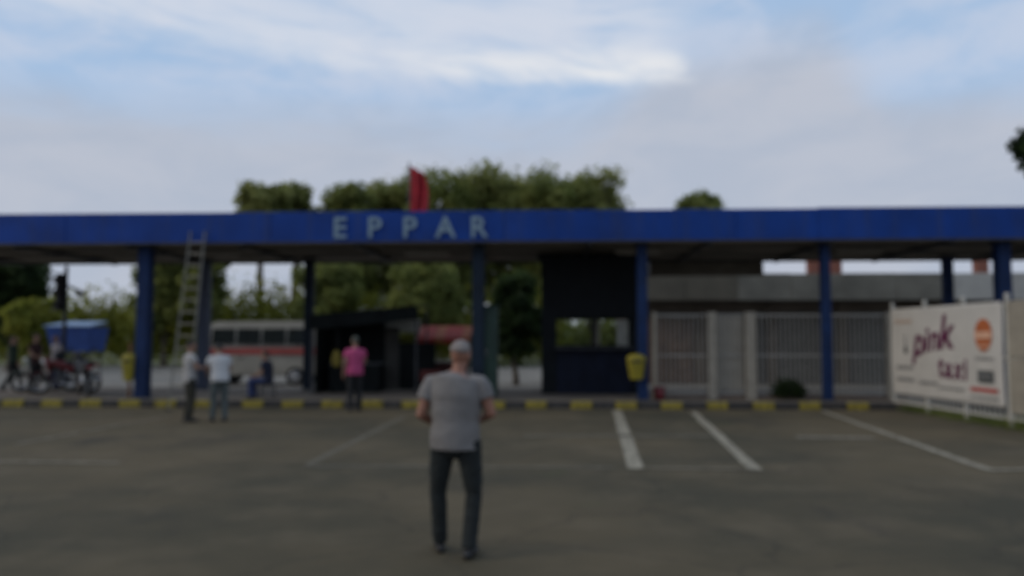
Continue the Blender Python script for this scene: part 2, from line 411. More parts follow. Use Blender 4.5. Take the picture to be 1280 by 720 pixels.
# flag on the roof
fl = thing('flagpole', 'red flag hanging limp from a thin pole above the canopy', 'flag', T(Uat(511, .9, 235), .9, zt - .30), -YAW)
ftop = Zat(203, D0 + .9) - (zt - .30)
MB().tube([(0,0,-.02), (0,0,ftop)], [.022, .016], 10).build('pole', m_steel, fl, True)
MB().ball((0,0,ftop+.02), .035).build('finial', m_chrome, fl, True)
fm = MB(); nu, nv = 22, 26; fh = ftop - .22
for j in range(nv + 1):
    t = j / nv
    for i in range(nu + 1):
        s = i / nu
        wdt = .22 + .26 * math.sin(math.pi * min(1, .15 + t * .75)) ** .7
        x = .02 + s * wdt + .03 * t
        y = .07 * math.sin(s * 11 + t * 2.2) * (.3 + s) + .03 * math.sin(s * 23 + t * 5)
        z = ftop - .06 - fh * t * (.94 + .06 * s) - .20 * s * (1 - t) ** 1.2
        fm.v.append((x, y, z))
for j in range(nv):
    for i in range(nu): k = j*(nu+1)+i; fm.f.append((k, k+1, k+nu+2, k+nu+1))
fo = fm.build('flag', m_red, fl, True); so = fo.modifiers.new('s', 'SOLIDIFY'); so.thickness = .004

# ================================================================== LADDER
def ladder():
    u0 = Uat(222, -.95, 515); u1 = Uat(246, .1, 290)
    base, top = Vector((u0, -.95, .0)), Vector((u1, FV - .055, Zat(288, D0 + .3)))
    ld = thing('ladder', 'pale aluminium ladder leaning against the blue fascia', 'ladder', T(0,0,0), -YAW)
    hw = .2
    for s in (-1, 1):
        off = Vector((s * hw, 0, 0))
        MB().tube([base + off * 1.12, top + off * .9], [(.022, .042), (.022, .042)], 4, side=(1, 0, 0)).build('rail', m_alu, ld)
    n = 15
    for i in range(1, n):
        p = base.lerp(top, i / n); h = hw * (1.12 - .22 * i / n) - .012
        MB().tube([p - Vector((h, 0, 0)), p + Vector((h, 0, 0))], .017, 8).build('rung', m_alu, ld)
    for s in (-1, 1):
        MB().box(base.x + s*hw*1.12 - .035, base.x + s*hw*1.12 + .035, base.y - .06, base.y + .06, .0, .035, .006).build('foot', m_rubber, ld)
ladder()

# ================================================================== TICKET BOOTH (dark, see-through window)
m_booth = mat('booth_black', (.006, .008, .010), .7, .25, 2, spec=.2)
m_navy = mat('booth_navy', (.005, .008, .020), .65, .3, 2, spec=.2)
bv0, bv1 = 3.0, 4.7
bu0, bu1 = Uat(677, bv0), Uat(797, bv0); dB = D0 + bv0
bt = thing('ticket_booth', 'black booth under the canopy with a wide see-through window', 'booth', T(0,0,0), -YAW)
zs, zh, ztop = Zat(432, dB), Zat(398, dB), zb - .13
w0, w1 = Uat(696, bv0), Uat(790, bv0)
for v0, v1 in ((bv0, bv0 + .06), (bv1 - .06, bv1)):
    MB().box(bu0, w0 - .01, v0, v1, PZ, ztop, .008).build('wall_panel', m_booth, bt)
    MB().box(w1 + .01, bu1, v0, v1, PZ, ztop, .008).build('wall_panel', m_booth, bt)
    MB().box(w0 - .008, w1 + .008, v0 + .004, v1, zh + .06, ztop, .006).build('header_panel', m_booth, bt)
    for k in range(3):
        a = w0 + (w1 - w0) * k / 3; b = w0 + (w1 - w0) * (k + 1) / 3
        MB().box(a + .004, b - .004, v0 + .004, v1, PZ, zs - .06, .006).build('lower_panel', m_navy, bt)
    fr = MB(); fr.box(w0 - .006, w1 + .006, v0 - .02, v1 + .01, zh, zh + .055); fr.box(w0 - .006, w1 + .006, v0 - .02, v1 + .01, zs - .055, zs)
    um = Uat(744, bv0); fr.box(um - .03, um + .03, v0 - .015, v1, zs + .002, zh - .002)
    wf = fr.build('window_frame', m_booth, bt)
    MB().box(w0, um - .032, v0 + .02, v0 + .026, zs + .004, zh - .004).build('pane', pane_mat(), wf)
    MB().box(um + .032, w1, v0 + .02, v0 + .026, zs + .004, zh - .004).build('pane', MAT.get('pane') or pane_mat(), wf)
for u in (bu0, bu1 - .06): MB().box(u, u + .06, bv0 + .065, bv1 - .065, PZ, ztop, .008).build('side_wall', m_booth, bt)
MB().box(bu0 - .12, bu1 + .12, bv0 - .18, bv1 + .1, ztop + .002, ztop + .09, .015).build('roof', m_booth, bt)
MB().box(w0 - .05, w1 + .05, bv0 - .28, bv0 - .024, zs - .10, zs - .058, .008).build('counter', m_steel, bt)
MB().box(w1 - .42, w1 - .10, bv0 + .04, bv0 + .05, zs - .02, zh - .06, .004).build('notice', m_white, bt)

# ================================================================== yellow litter bins hung on posts
def hung_bin(name, px, py0, py1, v, wpx, label):
    d = D0 + v; u = Uat(px, v); z0, z1 = Zat(py1, d), Zat(py0, d); hw = wpx / 1000 * d / 2
    b = thing(name, label, 'bin', T(u, v, z0), -YAW, 'yellow litter bins on the posts'); h = z1 - z0
    body = MB(); rings = []
    prof = [(0, .62), (.04, .70), (.75, .98), (.80, 1.03), (.86, 1.03), (.88, .98)]
    v_ = []; n = 20
    for t, k in prof:
        for i in range(n):
            a = 2 * math.pi * i / n; ex = 2 / 3.2
            cx = math.copysign(abs(math.cos(a)) ** ex, math.cos(a)); cy = math.copysign(abs(math.sin(a)) ** ex, math.sin(a))
            v_.append((cx * hw * k, cy * hw * .72 * k, t * h))
    f_ = [(j*n+i, j*n+(i+1) % n, (j+1)*n+(i+1) % n, (j+1)*n+i) for j in range(len(prof)-1) for i in range(n)]
    f_.append(tuple(reversed(range(n)))); f_.append(tuple(range((len(prof)-1)*n, len(prof)*n)))
    body.add(v_, f_).build('bin_body', m_yellow, b)
    MB().ball((0, 0, h * .88), (hw * .98, hw * .70, h * .14)).build('lid', m_yellow, b, True)
    MB().box(-hw * .6, hw * .6, -hw * .74, -hw * .66, h * .70, h * .78, .004).build('slot', m_black, b)
    MB().box(-.04, .04, hw * .6, hw * .75 + .06, h * .2, h * .8).build('bracket', m_steel, b)
hung_bin('litter_bin', 162, 443, 477, .62, 17, 'yellow litter bin beside the thick post near the motorcycles')
hung_bin('litter_bin', 795, 443, 474, .46, 23, 'yellow litter bin on the blue post right of the black booth')
b = thing('bin_stand', 'thin brown stake holding the left yellow litter bin', 'stand', T(Uat(162, .74), .80, PZ), -YAW)
MB().box(-.03, .03, -.03, .03, 0, 1.42, .006).build('stake', mat('brown_paint', (.16, .07, .03), .7), b)
MB().box(-.12, .12, -.10, .10, .0, .02, .004).build('foot_plate', m_steel, b)

# ================================================================== GREEN CABINET at the middle post
cu_, cvv = Uat(606, 1.25), 1.25
cb = thing('utility_cabinet', 'tall dark green metal cabinet behind the middle post', 'cabinet', T(cu_, cvv, PZ), -YAW)
mg = mat('cabinet_green', (.012, .038, .028), .5, .25, 3)
MB().box(-.32, .32, 0, .45, .06, 2.32, .02).build('body', mg, cb)
MB().box(-.28, .28, .04, .41, 0, .058).build('plinth', m_steel, cb)
for s in (-1, 1):
    dr = MB().box(min(s*.005, s*.29), max(s*.005, s*.29), -.022, -.002, .14, 2.22, .006).build('door', mg, cb)
    MB().box(s*.05 - .012, s*.05 + .012, -.05, -.024, 1.05, 1.25, .004).build('handle', m_chrome, dr)
MB().box(-.36, .36, -.05, .49, 2.322, 2.37, .01).build('cap', mg, cb)

# ================================================================== LOW BUILDING AT THE RIGHT REAR
BV = 10.8; dR = D0 + BV
ru0, ru1 = Uat(786, BV), Uat(1420, BV)
bl = thing('shop_building', 'long low building with pale roof band and shuttered front behind the fence', 'building', T(0,0,0), -YAW)
m_wall = mat('beige_plaster', (.13, .105, .08), .9, .15, 1.5, .1, 20)
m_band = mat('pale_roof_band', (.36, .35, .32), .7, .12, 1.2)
m_shut = mat('grey_shutter', (.10, .092, .076), .6, .15, 3)
zb0, zb1 = Zat(376, dR - 1.65), Zat(343, dR - 1.65)
npan = 10; m_bandshade = mat('shaded_roof_band', (.085, .075, .055), .8, .15, 1.2); m_bandhalf = mat('half_shaded_roof_band', (.135, .128, .105), .8, .2, 1.0)  # canopy shade on the left of the band, put into darker copies of its colour
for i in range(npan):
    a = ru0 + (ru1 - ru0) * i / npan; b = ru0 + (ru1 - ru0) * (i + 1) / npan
    MB().box(a + .005, b - .005, BV - 1.7, BV - 1.6, zb0, zb1 + random.uniform(-.012, .012), .012).build('roof_band_panel', (m_bandshade if i < 2 else m_bandhalf if i < 6 else m_band), bl)
MB().box(ru0, ru1, BV - 1.595, BV + 6, zb1 - .35, zb1 - .25).build('roof', m_roof, bl)
MB().box(ru0 + .02, ru1, BV - 1.59, BV - .004, zb0 + .03, zb0 + .08).build('eaves_soffit', m_steel, bl)
MB().box(ru0 + .05, ru1 - .05, BV, BV + 5.8, 0, zb1 - .36).build('wall', m_wall, bl)
pw = (ru1 - ru0) / 7
for i in range(8):
    u = ru0 + .1 + i * pw * .985
    MB().box(u - .16, u + .16, BV - .10, BV - .004, 0, zb0 + .02, .012).build('pillar', m_wall, bl)
    if i < 7:
        sh = MB().box(u + .25, u + pw * .985 - .25, BV - .05, BV - .004, 2.45, 2.66, .01).build('shutter_box', m_shut, bl)
        if i == 0:
            MB().box(u + .3, u + 1.3, BV - .045, BV - .004, .02, 2.42, .01).build('door', mat('brown_door', (.12, .075, .05), .6), bl)
            for k in range(6): MB().box(u + 1.36, u + pw*.985 - .3, BV - .04, BV - .004, .05 + k*.39, .05 + k*.39 + .37, .008).build('plank', mat('brown_door', (.12, .075, .05)), bl)
        else:
            for k in range(12):
                MB().box(u + .28, u + pw * .985 - .28, BV - .035, BV - .004, .03 + k*.2, .03 + k*.2 + .19, .014).build('shutter_slat', m_shut, sh)
            MB().box(u + .24, u + .276, BV - .06, BV - .004, .0, 2.44).build('shutter_rail', m_steel, sh)
            MB().box(u + pw*.985 - .276, u + pw*.985 - .24, BV - .06, BV - .004, .0, 2.44).build('shutter_rail', m_steel, sh)
m_brick = mat('red_brick', (.20, .075, .05), .9, .25, 12, .3, 40)
for px in (1018, 1046, 1229):
    u = Uat(px, BV + 1.5); hw = .20 if px != 1229 else .22
    MB().box(u - hw, u + hw, BV + 1.3, BV + 1.7, zb1 - .26, Zat(314, dR + 1.5), .012).build('chimney', m_brick, bl)
u = Uat(1252, BV + 1.2)

# ================================================================== WHITE RAILING FENCE in front of the building
FB = 1.35
fu0, fu1 = Uat(815, FB), Uat(1117, FB)
fz0, fz1 = Zat(492, D0 + FB), Zat(392, D0 + FB)
fe = thing('railing_fence', 'off-white railing fence with upright bars in front of the shuttered building', 'fence', T(0,0,0), -YAW)
MB().box(fu0, fu1 + .25, FB - .10, FB + .10, PZ - .01, fz0 - .03, .012).build('plinth', mat('brown_plinth', (.11, .075, .055), .9, .2, 2), fe)
for z, h in ((fz0 + .02, .05), (Zat(444, D0+FB), .045), (fz1 - .05, .05)):
    MB().box(fu0, fu1 + .2, FB - .022, FB + .022, z - h/2, z + h/2, .005).build('rail', m_white, fe)
bar = None; nb_ = int((fu1 - fu0) / .115)
for i in range(nb_ + 1):
    u = fu0 + .06 + i * .115
    if bar is None: bar = MB().box(-.011, .011, -.034, -.0235, fz0 - .02, fz1, 0).build('bar', m_white, fe, loc=(u, FB, 0))
    else: copy_mesh_obj(bar, fe, (u, FB, 0))
m_cream = mat('cream_post', (.27, .24, .19), .7, .12, 4)
for px, hw in ((818, .06), (890, .11), (938, .13), (1112, .07)):
    u = Uat(px, FB - .1); MB().box(u - hw, u + hw, FB - .16, FB - .04, PZ + .0, fz1 + .03, .01).build('fence_post', m_cream, fe)
for px0, px1 in ((896, 930),):
    MB().box(Uat(px0, FB), Uat(px1, FB), FB + .03, FB + .05, fz0 + .1, fz1 - .1, .005).build('infill_panel', m_cream, fe)

# ================================================================== BANNER FENCE ("pink taxi") running towards the camera
A, B = ground(1119, 510.5), ground(1264, 535)
Bd = Vector((B.x - A.x, B.y - A.y, 0)); BL = Bd.length; brz = math.atan2(Bd.y, Bd.x)
bf = thing('banner_fence', 'white steel fence carrying the taxi banner at the right', 'fence', A, brz)   # local x runs towards the camera, -y... faces left
side = -1    # local y sign of the camera side
m_wst = mat('white_steel', (.44, .42, .37), .5, .1, 6)
sp = [0, 1.42, 2.86, BL + .02, 5.55, 6.95]
for s in sp:
    MB().box(s - .035, s + .035, -.03, .04, -.02, 2.44, .006).build('fence_post', m_wst, bf)
    MB().ball((s, .005, 2.47), .05, 10, 8).build('post_cap', m_wst, bf, True)
for a, b in zip(sp[:-1], sp[1:]):
    for z in (.17, 1.30, 2.28): MB().box(a + .037, b - .037, -.018, .028, z - .025, z + .025, .005).build('rail', m_wst, bf)
    k = int((b - a) / .14)
    for i in range(1, k):
        s = a + (b - a) * i / k; MB().box(s - .009, s + .009, .0285, .046, .13, 2.33).build('bar', m_wst, bf)
bn = thing('banner', 'white vinyl banner reading pink taxi with an orange round logo', 'banner', A, brz)
m_ban = mat('banner_vinyl', (.50, .475, .435), .5, .06, 2, .05, 5)
S0, S1, Z0, Z1 = .03, BL - .05, .37, 2.36
bm_ = MB(); nu, nv = 120, 50
for j in range(nv + 1):
    for i in range(nu + 1):
        s = S0 + (S1 - S0) * i / nu; z = Z0 + (Z1 - Z0) * j / nv
        bm_.v.append((s, -.052, z))
for j in range(nv):
    for i in range(nu): k = j*(nu+1)+i; bm_.f.append((k, k+1, k+nu+2, k+nu+1))
sheet = bm_.build('vinyl_sheet', m_ban, bn, True)
sl = sheet.modifiers.new('s', 'SOLIDIFY'); sl.thickness = .003; sl.offset = 1 
PY = -.066
m_pink = mat('dark_pink_print', (.10, .010, .050), .55, .2, 8)
m_org = mat('orange_print', (.40, .11, .035), .55, .12, 5)
m_pale = mat('pale_orange_print', (.62, .36, .24), .55, .1, 5)
m_grey = mat('grey_print', (.20, .195, .19), .55, .2, 8)
m_dgrey = mat('dark_grey_print', (.075, .08, .08), .55, .2, 8)
m_rbar = mat('red_print', (.36, .055, .045), .55, .15, 6)
m_fnt = mat('faint_orange_print', (.46, .33, .25), .55, .1, 5)
def ban_text(s, cx, cz, size, rot, off, shear, m=m_pink, name='lettering', sx=1.0):
    me = text_mesh(s, size, .0015, off, shear)
    me.transform(Matrix.Translation((cx, PY, cz)) @ RX @ Matrix.Rotation(R(rot), 4, 'Z') @ Matrix.Diagonal((sx, 1, 1, 1)))
    return link(name, me, m, bn)
for ch, s, z, sz, rt in (('p', 1.22, 1.30, .95, -6), ('i', 1.58, 1.38, .78, 4), ('n', 1.89, 1.42, .78, 6), ('k', 2.29, 1.46, 1.02, 2)):
    ban_text(ch, s, z, sz, rt, .018, .22)
for ch, s, z, sz, rt in (('t', 2.12, .86, .66, 4), ('a', 2.38, .85, .62, 0), ('x', 2.70, .84, .62, 0), ('i', 2.96, .83, .62, 3)):
    ban_text(ch, s, z, sz, rt, .018, .14, sx=.84)
def disc(s, z, rx, rz_, m, y, name='logo', parent=None, n=36):
    v = [(s + rx*math.cos(2*math.pi*k/n), yy, z + rz_*math.sin(2*math.pi*k/n)) for yy in (y, y - .003) for k in range(n)]
    f = [tuple(range(n)), tuple(range(n, 2*n))] + [(k, (k+1) % n, n+(k+1) % n, n+k) for k in range(n)]
    return MB().add(v, f).build(name, m, parent or bn)
lg = disc(3.62, 1.73, .27, .32, m_org, PY, 'round_logo')
MB().box(3.37, 3.87, PY - .006, PY - .0035, 1.66, 1.80).build('logo_band', m_pale, lg)
MB().box(3.41, 3.83, PY - .006, PY - .0035, 1.50, 1.535).build('logo_band', m_pale, lg)
def dashes(s0, s1, z, h, m, seed, name='small_print'):      # print too small to read in the photograph
    r = random.Random(seed); b = MB(); s = s0
    while s < s1:
        wl = r.uniform(.05, .17); b.box(s, min(s + wl, s1), PY - .0015, PY + .001, z - h/2, z + h/2); s += wl + r.uniform(.02, .04)
    b.build(name, m, bn)
dashes(3.33, 3.93, 1.27, .05, m_grey, 1)
MB().box(3.38, 3.90, PY - .002, PY + .001, .80, 1.04).build('dark_logo', m_dgrey, bn)
MB().box(3.44, 3.84, PY - .005, PY - .0025, .90, .94).build('logo_band', m_grey, bn)
MB().box(3.12, 4.0, PY - .002, PY + .001, .62, .70).build('red_bar', m_rbar, bn)
dashes(3.1, 4.02, .50, .05, m_grey, 2)
dashes(1.22, 1.95, .69, .07, m_grey, 3); dashes(2.0, 2.92, .62, .045, m_grey, 4)
dashes(.22, .98, 2.06, .07, m_fnt, 5)
dashes(.30, 1.0, 1.00, .08, m_grey, 6); dashes(.30, 1.0, .72, .08, m_grey, 7)
lg2 = disc(.68, 1.40, .07, .09, m_dgrey, PY, 'small_emblem')
MB().tube([(.68, PY - .001, 1.48), (.66, PY - .001, 1.78)], [.02, .006], 6).build('emblem_stem', m_grey, lg2)
bpy.context.view_layer.update()
for ch in [q for q in C.objects if q.parent and (q.parent == bn or q.parent.parent == bn)]:
    for q in ch.data.vertices:
        q.co.y += -.012 * (1 + math.sin(q.co.x * 3.1 + q.co.z * 1.7)) * math.sin(math.pi * (q.co.z - Z0) / (Z1 - Z0)) - .001 * math.sin(q.co.x * 7 - q.co.z * 5)
for s in sp[:4]:
    for z in (Z0 + .04, Z1 - .04):
        MB().tube([(s + (.05 if s < 3 else -.09), -.062, z), (s + (.05 if s < 3 else -.09), -.05, z + .05), (s, -.031, z + .06)], .006, 6).build('tie', m_black, bn)
# next cream panel of the fence
pn = thing('fence_sheet', 'plain cream sheet on the fence right of the taxi banner', 'panel', A, brz)
MB().box(BL + .09, BL + 1.36, -.056, -.035, 1.32, 2.36, .004).build('upper_sheet', m_cream, pn)
MB().box(BL + .09, BL + 1.36, -.056, -.035, .28, 1.29, .004).build('lower_sheet', m_cream, pn)

# ================================================================== PEOPLE
def remesh(mb, voxel, smooth=3, wr=0.0, wscale=9.0, seed=0):
    me0 = mb.mesh('tmp'); o = bpy.data.objects.new('tmp', me0); C.objects.link(o)
    r = o.modifiers.new('r', 'REMESH'); r.mode = 'VOXEL'; r.voxel_size = voxel
    sm = o.modifiers.new('s', 'SMOOTH'); sm.iterations = smooth; sm.factor = .5
    bpy.context.view_layer.update()
    me = bpy.data.meshes.new_from_object(o.evaluated_get(bpy.context.evaluated_depsgraph_get()))
    bpy.data.objects.remove(o); bpy.data.meshes.remove(me0)
    if wr:
        off = Vector((seed * 3.1, seed * 1.7, 0)); cs = [q.co.copy() for q in me.vertices]; ns = [q.normal.copy() for q in me.vertices]
        for q, c, n in zip(me.vertices, cs, ns):
            d = noise.noise(Vector((c.x * wscale, c.y * wscale, c.z * wscale * 1.6)) + off) + .5 * noise.noise(Vector((c.x * 2.3 * wscale, c.y * 2.3 * wscale, c.z * 3 * wscale)) + off)
            q.co = c + n * (d * wr)
    return me
BASE = dict(pelvis=(0,0,.92), waist=(0,-.005,1.06), chest=(0,-.01,1.27), top=(0,-.015,1.40), neck=(0,-.005,1.47), head=(0,.02,1.595),
            shL=(-.185,-.01,1.385), elL=(-.245,-.03,1.11), wrL=(-.25,.05,.87), shR=(.185,-.01,1.385), elR=(.245,-.03,1.11), wrR=(.25,.05,.87),
            hipL=(-.09,0,.90), knL=(-.10,.03,.49), anL=(-.105,-.03,.085), hipR=(.09,0,.90), knR=(.10,.03,.49), anR=(.105,-.03,.085),
            yaw=0.0, tilt=0.0, footL=0.0, footR=0.0)
def person(label, loc, rz, H, pose, shirt, trousers, hair, shoes, skin=None, sleeve=.55, voxel=.010, seat_only=False, hairlen=.0, group='people at the bus station', girth=1.0, scarf=False):
    P = dict(BASE); P.update(pose); J = {k: Vector(v) if isinstance(v, tuple) else v for k, v in P.items()}
    k = H / 1.72
    root = thing('person', label, 'person', loc, rz, group); root.scale = (k, k, k)
    sk = skin or m_skin; G = girth
    b = MB()
    up = lambda a, c, t: J[a].lerp(J[c], t)
    # body
    b.limb([J['pelvis'] - (J['waist'] - J['pelvis']) * .3, J['pelvis'], J['waist'], J['chest'], J['top'], J['neck'] - Vector((0,0,.03))],
           [(.14*G, .10*G), (.155*G, .11*G), (.14*G, .10*G), (.165*G, .115*G), (.15*G, .09*G), (.065, .06)], 18, side=(1,0,0))
    b.limb([J['neck'] - Vector((0,0,.05)), J['neck'].lerp(J['head'], .55)], [.058, .054], 12)
    hm = Matrix.Rotation(J['yaw'], 4, 'Z') @ Matrix.Rotation(J['tilt'], 4, 'Y')
    hc = J['head']
    def hp(x, y, z): return hc + (hm @ Vector((x, y, z)))
    b.ball(hc + hm @ Vector((0, -.008, .022)), (.076, .094, .098), mtx=hm)
    b.limb([hp(0, .02, .0), hp(0, .032, -.075)], [(.062, .068), (.040, .048)], 12, side=(1,0,0))
    b.limb([hp(0, .085, .02), hp(0, .106, -.02)], [.012, .017], 8)
    b.limb([hp(-.03, .078, .034), hp(.03, .078, .034)], [.014, .014], 8)
    b.limb([hp(-.022, .083, -.057), hp(.022, .083, -.057)], [.010, .010], 8)
    for s in (-1, 1): b.ball(hp(s*.078, -.005, .0), (.012, .022, .032), 10, 8, hm)
    for S in 'LR':
        s = -1 if S == 'L' else 1
        sh, e, wv = J['sh'+S], J['el'+S], J['wr'+S]
        b.limb([sh - Vector((0,0,.022)), sh.lerp(e, .5), e], [.046*G, .046*G, .040], 12); b.limb([e, e.lerp(wv, .4), wv], [.041, .038, .026], 12)
        d = (wv - e).normalized(); ax = d.cross(Vector((0,1,0)))
        ax = ax.normalized() if ax.length > .2 else Vector((0,0,1)); fw = ax.cross(d).normalized()
        # hand: palm, four unequal bent fingers and a thumb leaving the side of the palm
        pc = wv + d * .05
        b.limb([wv, pc, wv + d * .09], [(.020, .028), (.016, .040), (.015, .040)], 10, side=tuple(ax))
        for i, ln in enumerate((.070, .080, .074, .058)):
            r0 = wv + d * .088 + fw * (.030 - i * .020)
            inn = ax * (-s)
            p1 = r0 + d * ln * .42 + fw * (.004 - .003*i); p2 = p1 + (d * .8 + inn * .6).normalized() * ln * .34; p3 = p2 + (d * .4 + inn * .9).normalized() * ln * .30
            b.limb([r0 - d * .02, p1, p2, p3], [.0090, .0088, .0080, .0068], 8)
        t0 = wv + d * .030 + fw * .028; t1 = t0 + (d * .6 + fw * .8).normalized() * .038; t2 = t1 + (d * .95 + fw * .2).normalized() * .032
        b.limb([t0, t1, t2], [.012, .0105, .008], 8)
        h, kn, an = J['hip'+S], J['kn'+S], J['an'+S]
        b.limb([h, h.lerp(kn, .5), kn], [.078*G, .068*G, .052], 12); b.limb([kn, kn.lerp(an, .35), an], [.050, .053, .036], 12)
        fd = Vector((math.sin(J['foot'+S]), math.cos(J['foot'+S]), 0)); ft = an + Vector((0,0,-.055))
        b.limb([ft - fd * .035, ft + fd * .10, ft + fd * .15], [(.030, .028), (.036, .024), (.032, .016)], 10, side=(fd.y, -fd.x, 0))
    link('body', remesh(b, min(voxel, .0085), 2), sk, root, True)
    # trousers
    t = MB()
    t.limb([J['waist'].lerp(J['pelvis'], .35), J['pelvis'], J['pelvis'] - (J['waist'] - J['pelvis']) * .35], [(.152*G, .110*G), (.168*G, .122*G), (.150*G, .112*G)], 18, side=(1,0,0))
    for S in 'LR':
        h, kn, an = J['hip'+S], J['kn'+S], J['an'+S]; cuff = an.lerp(kn, -.02)
        t.limb([h, h.lerp(kn, .5), kn], [.096*G, .084*G, .068], 14); t.tube([kn - (kn-h).normalized()*.03, kn, kn.lerp(an, .4), cuff], [.060, .068, .066, .062], 14)
    link('trousers', remesh(t, voxel, 3, .006, 9, seat_only + 1), trousers, root, True)
    # shirt
    c = MB(); hem = J['pelvis'].lerp(J['waist'], -.58)
    c.tube([hem, J['pelvis'].lerp(J['waist'], .35), J['waist'], J['chest'], J['top'], J['neck'] - Vector((0,0,.055)), J['neck'] - Vector((0,0,.015))],
           [(.187*G, .140*G), (.183*G, .135*G), (.172*G, .128*G), (.190*G, .137*G), (.180*G, .108*G), (.112, .085), (.070, .066)], 22, side=(1,0,0))
    for S in 'LR':
        sh, e = J['sh'+S], J['el'+S]; ins = sh.lerp(J['top'], .45)
        if sleeve > 1:
            wv = J['wr'+S]; c.limb([ins, sh, sh.lerp(e, .5), e], [.062*G, .070*G, .060*G, .050], 14); c.tube([e.lerp(sh, .05), e, e.lerp(wv, .5), e.lerp(wv, .97)], [.046, .050, .045, .036], 14)
        else: c.tube([ins - Vector((0,0,.012)), sh - Vector((0,0,.014)), sh.lerp(e, .5*sleeve), sh.lerp(e, sleeve)], [.056*G, .060*G, .064*G, .066*G], 14)
    link('shirt', remesh(c, voxel, 5, .010, 4.5, 2), shirt, root, True)
    # shoes
    for S in 'LR':
        an = J['an'+S]; fd = Vector((math.sin(J['foot'+S]), math.cos(J['foot'+S]), 0)); ft = an + Vector((0,0,-.052)); sd_ = (fd.y, -fd.x, 0)
        f = MB(); f.limb([ft - fd*.05, ft + fd*.03, ft + fd*.12, ft + fd*.185], [(.036, .033), (.040, .036), (.046, .030), (.036, .022)], 12, side=sd_)
        f.limb([an + Vector((0,0,-.02)), an + Vector((0,0,.03))], [.042, .042], 12)
        link('shoe', remesh(f, .010, 2), shoes, root, True)
    # hair: a cap over skull and back of the head
    hb = MB(); bm = bmesh.new(); bmesh.ops.create_uvsphere(bm, u_segments=28, v_segments=18, radius=1)
    cut = []
    for q in bm.verts:
        p = q.co
        low = (-.15 - hairlen) if p.y < .1 else (.30 + (p.y - .1) * .55 if not scarf else -.3)
        if p.z < low or (p.y > .75 and p.z < .62): cut.append(q)
    bmesh.ops.delete(bm, geom=cut, context='VERTS')
    for q in bm.verts:
        nz_ = 1 + .05 * noise.noise(q.co * 6)
        q.co = Vector((q.co.x * .086 * nz_, q.co.y * .103 * nz_ - .012, q.co.z * .108 * nz_ + .022))
    bm.transform(Matrix.Translation(hc) @ hm); hb.bm(bm)
    ho = hb.build('hair' if not scarf else 'headscarf', hair, root, True); so = ho.modifiers.new('s', 'SOLIDIFY'); so.thickness = .012; so.offset = -1
    for s in (-1, 1):
        e_ = MB().ball(hp(s*.030, .080, .018), (.012, .008, .009), 10, 8, hm).build('eye', m_eye, root, True)
    return root
m_eye = mat('eye', (.05, .04, .035), .2)
fab = lambda n, c, v=.06: mat(n, c, .9, v, 9, .15, 220)
m_greyshirt = fab('grey_tshirt', (.180, .168, .160)); m_blkjean = fab('black_jeans', (.010, .013, .0125), .3)
m_whiteshirt = fab('white_shirt', (.46, .45, .44)); m_palegrey = fab('pale_grey_shirt', (.33, .32, .31)); m_darktr = fab('dark_brown_trousers', (.022, .021, .014), .3)
m_tealtr = fab('grey_green_trousers', (.075, .09, .088)); m_navys = fab('navy_shirt', (.014, .017, .035)); m_bluej = fab('blue_jeans', (.022, .035, .10))
m_pinks = fab('pink_shirt', (.42, .06, .16)); m_blk = fab('black_cloth', (.013, .013, .014)); m_dkgreen = fab('dark_green_cloth', (.014, .030, .018)); m_maroon = fab('dark_maroon_shirt', (.045, .018, .016))
m_lav = fab('pale_lavender_shirt', (.30, .28, .30))
h_grey = mat('grey_hair', (.24, .205, .185), .8, .3, 60, .5, 150); h_blk = mat('black_hair', (.014, .012, .011), .7, .3, 60, .5, 150)
h_scarf = fab('grey_green_scarf', (.055, .062, .05)); m_shoe = mat('black_shoe', (.012, .012, .012), .5)
# main figure, seen from behind, mid-stride, elbows out, hands in front
gp = ground(569, 694)
person('man in grey T-shirt and black jeans walking away in the foreground', (gp.x, gp.y, 0), R(-4), 1.66,
       dict(head=(.034,.045,1.575), neck=(.014,.01,1.455), yaw=R(-25), tilt=R(8), shL=(-.20,-.01,1.375), elL=(-.275,-.03,1.11), wrL=(-.20,.17,1.02), shR=(.20,-.01,1.375), elR=(.285,-.01,1.12), wrR=(.19,.18,1.05),
            hipL=(-.10,0,.90), knL=(-.15,.06,.49), anL=(-.135,.10,.085), hipR=(.10,0,.90), knR=(.145,.02,.48), anR=(.12,-.10,.09), footL=R(-14), footR=R(10)),
       m_greyshirt, m_blkjean, h_grey, m_shoe, skin=mat('ruddy_skin', (.27, .125, .080), .6, .12, 14), hairlen=-.32, voxel=.009, girth=1.10)
gp = ground(236, 527)
person('man in pale grey shirt and very dark trousers standing at the ladder', (gp.x, gp.y, 0), R(-50), 1.62, dict(elR=(.25,.06,1.14), wrR=(.17,.27,1.16)), m_palegrey, m_darktr, h_blk, m_shoe)
gp = ground(274, 527)
person('man in white shirt and grey-green trousers bending slightly beside the ladder', (gp.x, gp.y, 0), R(35), 1.62,
       dict(waist=(0,.03,1.06), chest=(0,.08,1.25), top=(0,.11,1.37), neck=(0,.14,1.43), head=(0,.19,1.53), shL=(-.19,.10,1.35), shR=(.19,.10,1.35), elL=(-.24,.14,1.09), wrL=(-.19,.33,1.0), elR=(.24,.14,1.09), wrR=(.19,.34,1.0), anL=(-.12,.08,.085), knL=(-.11,.07,.49)),
       m_whiteshirt, m_tealtr, h_blk, m_shoe, girth=1.08)
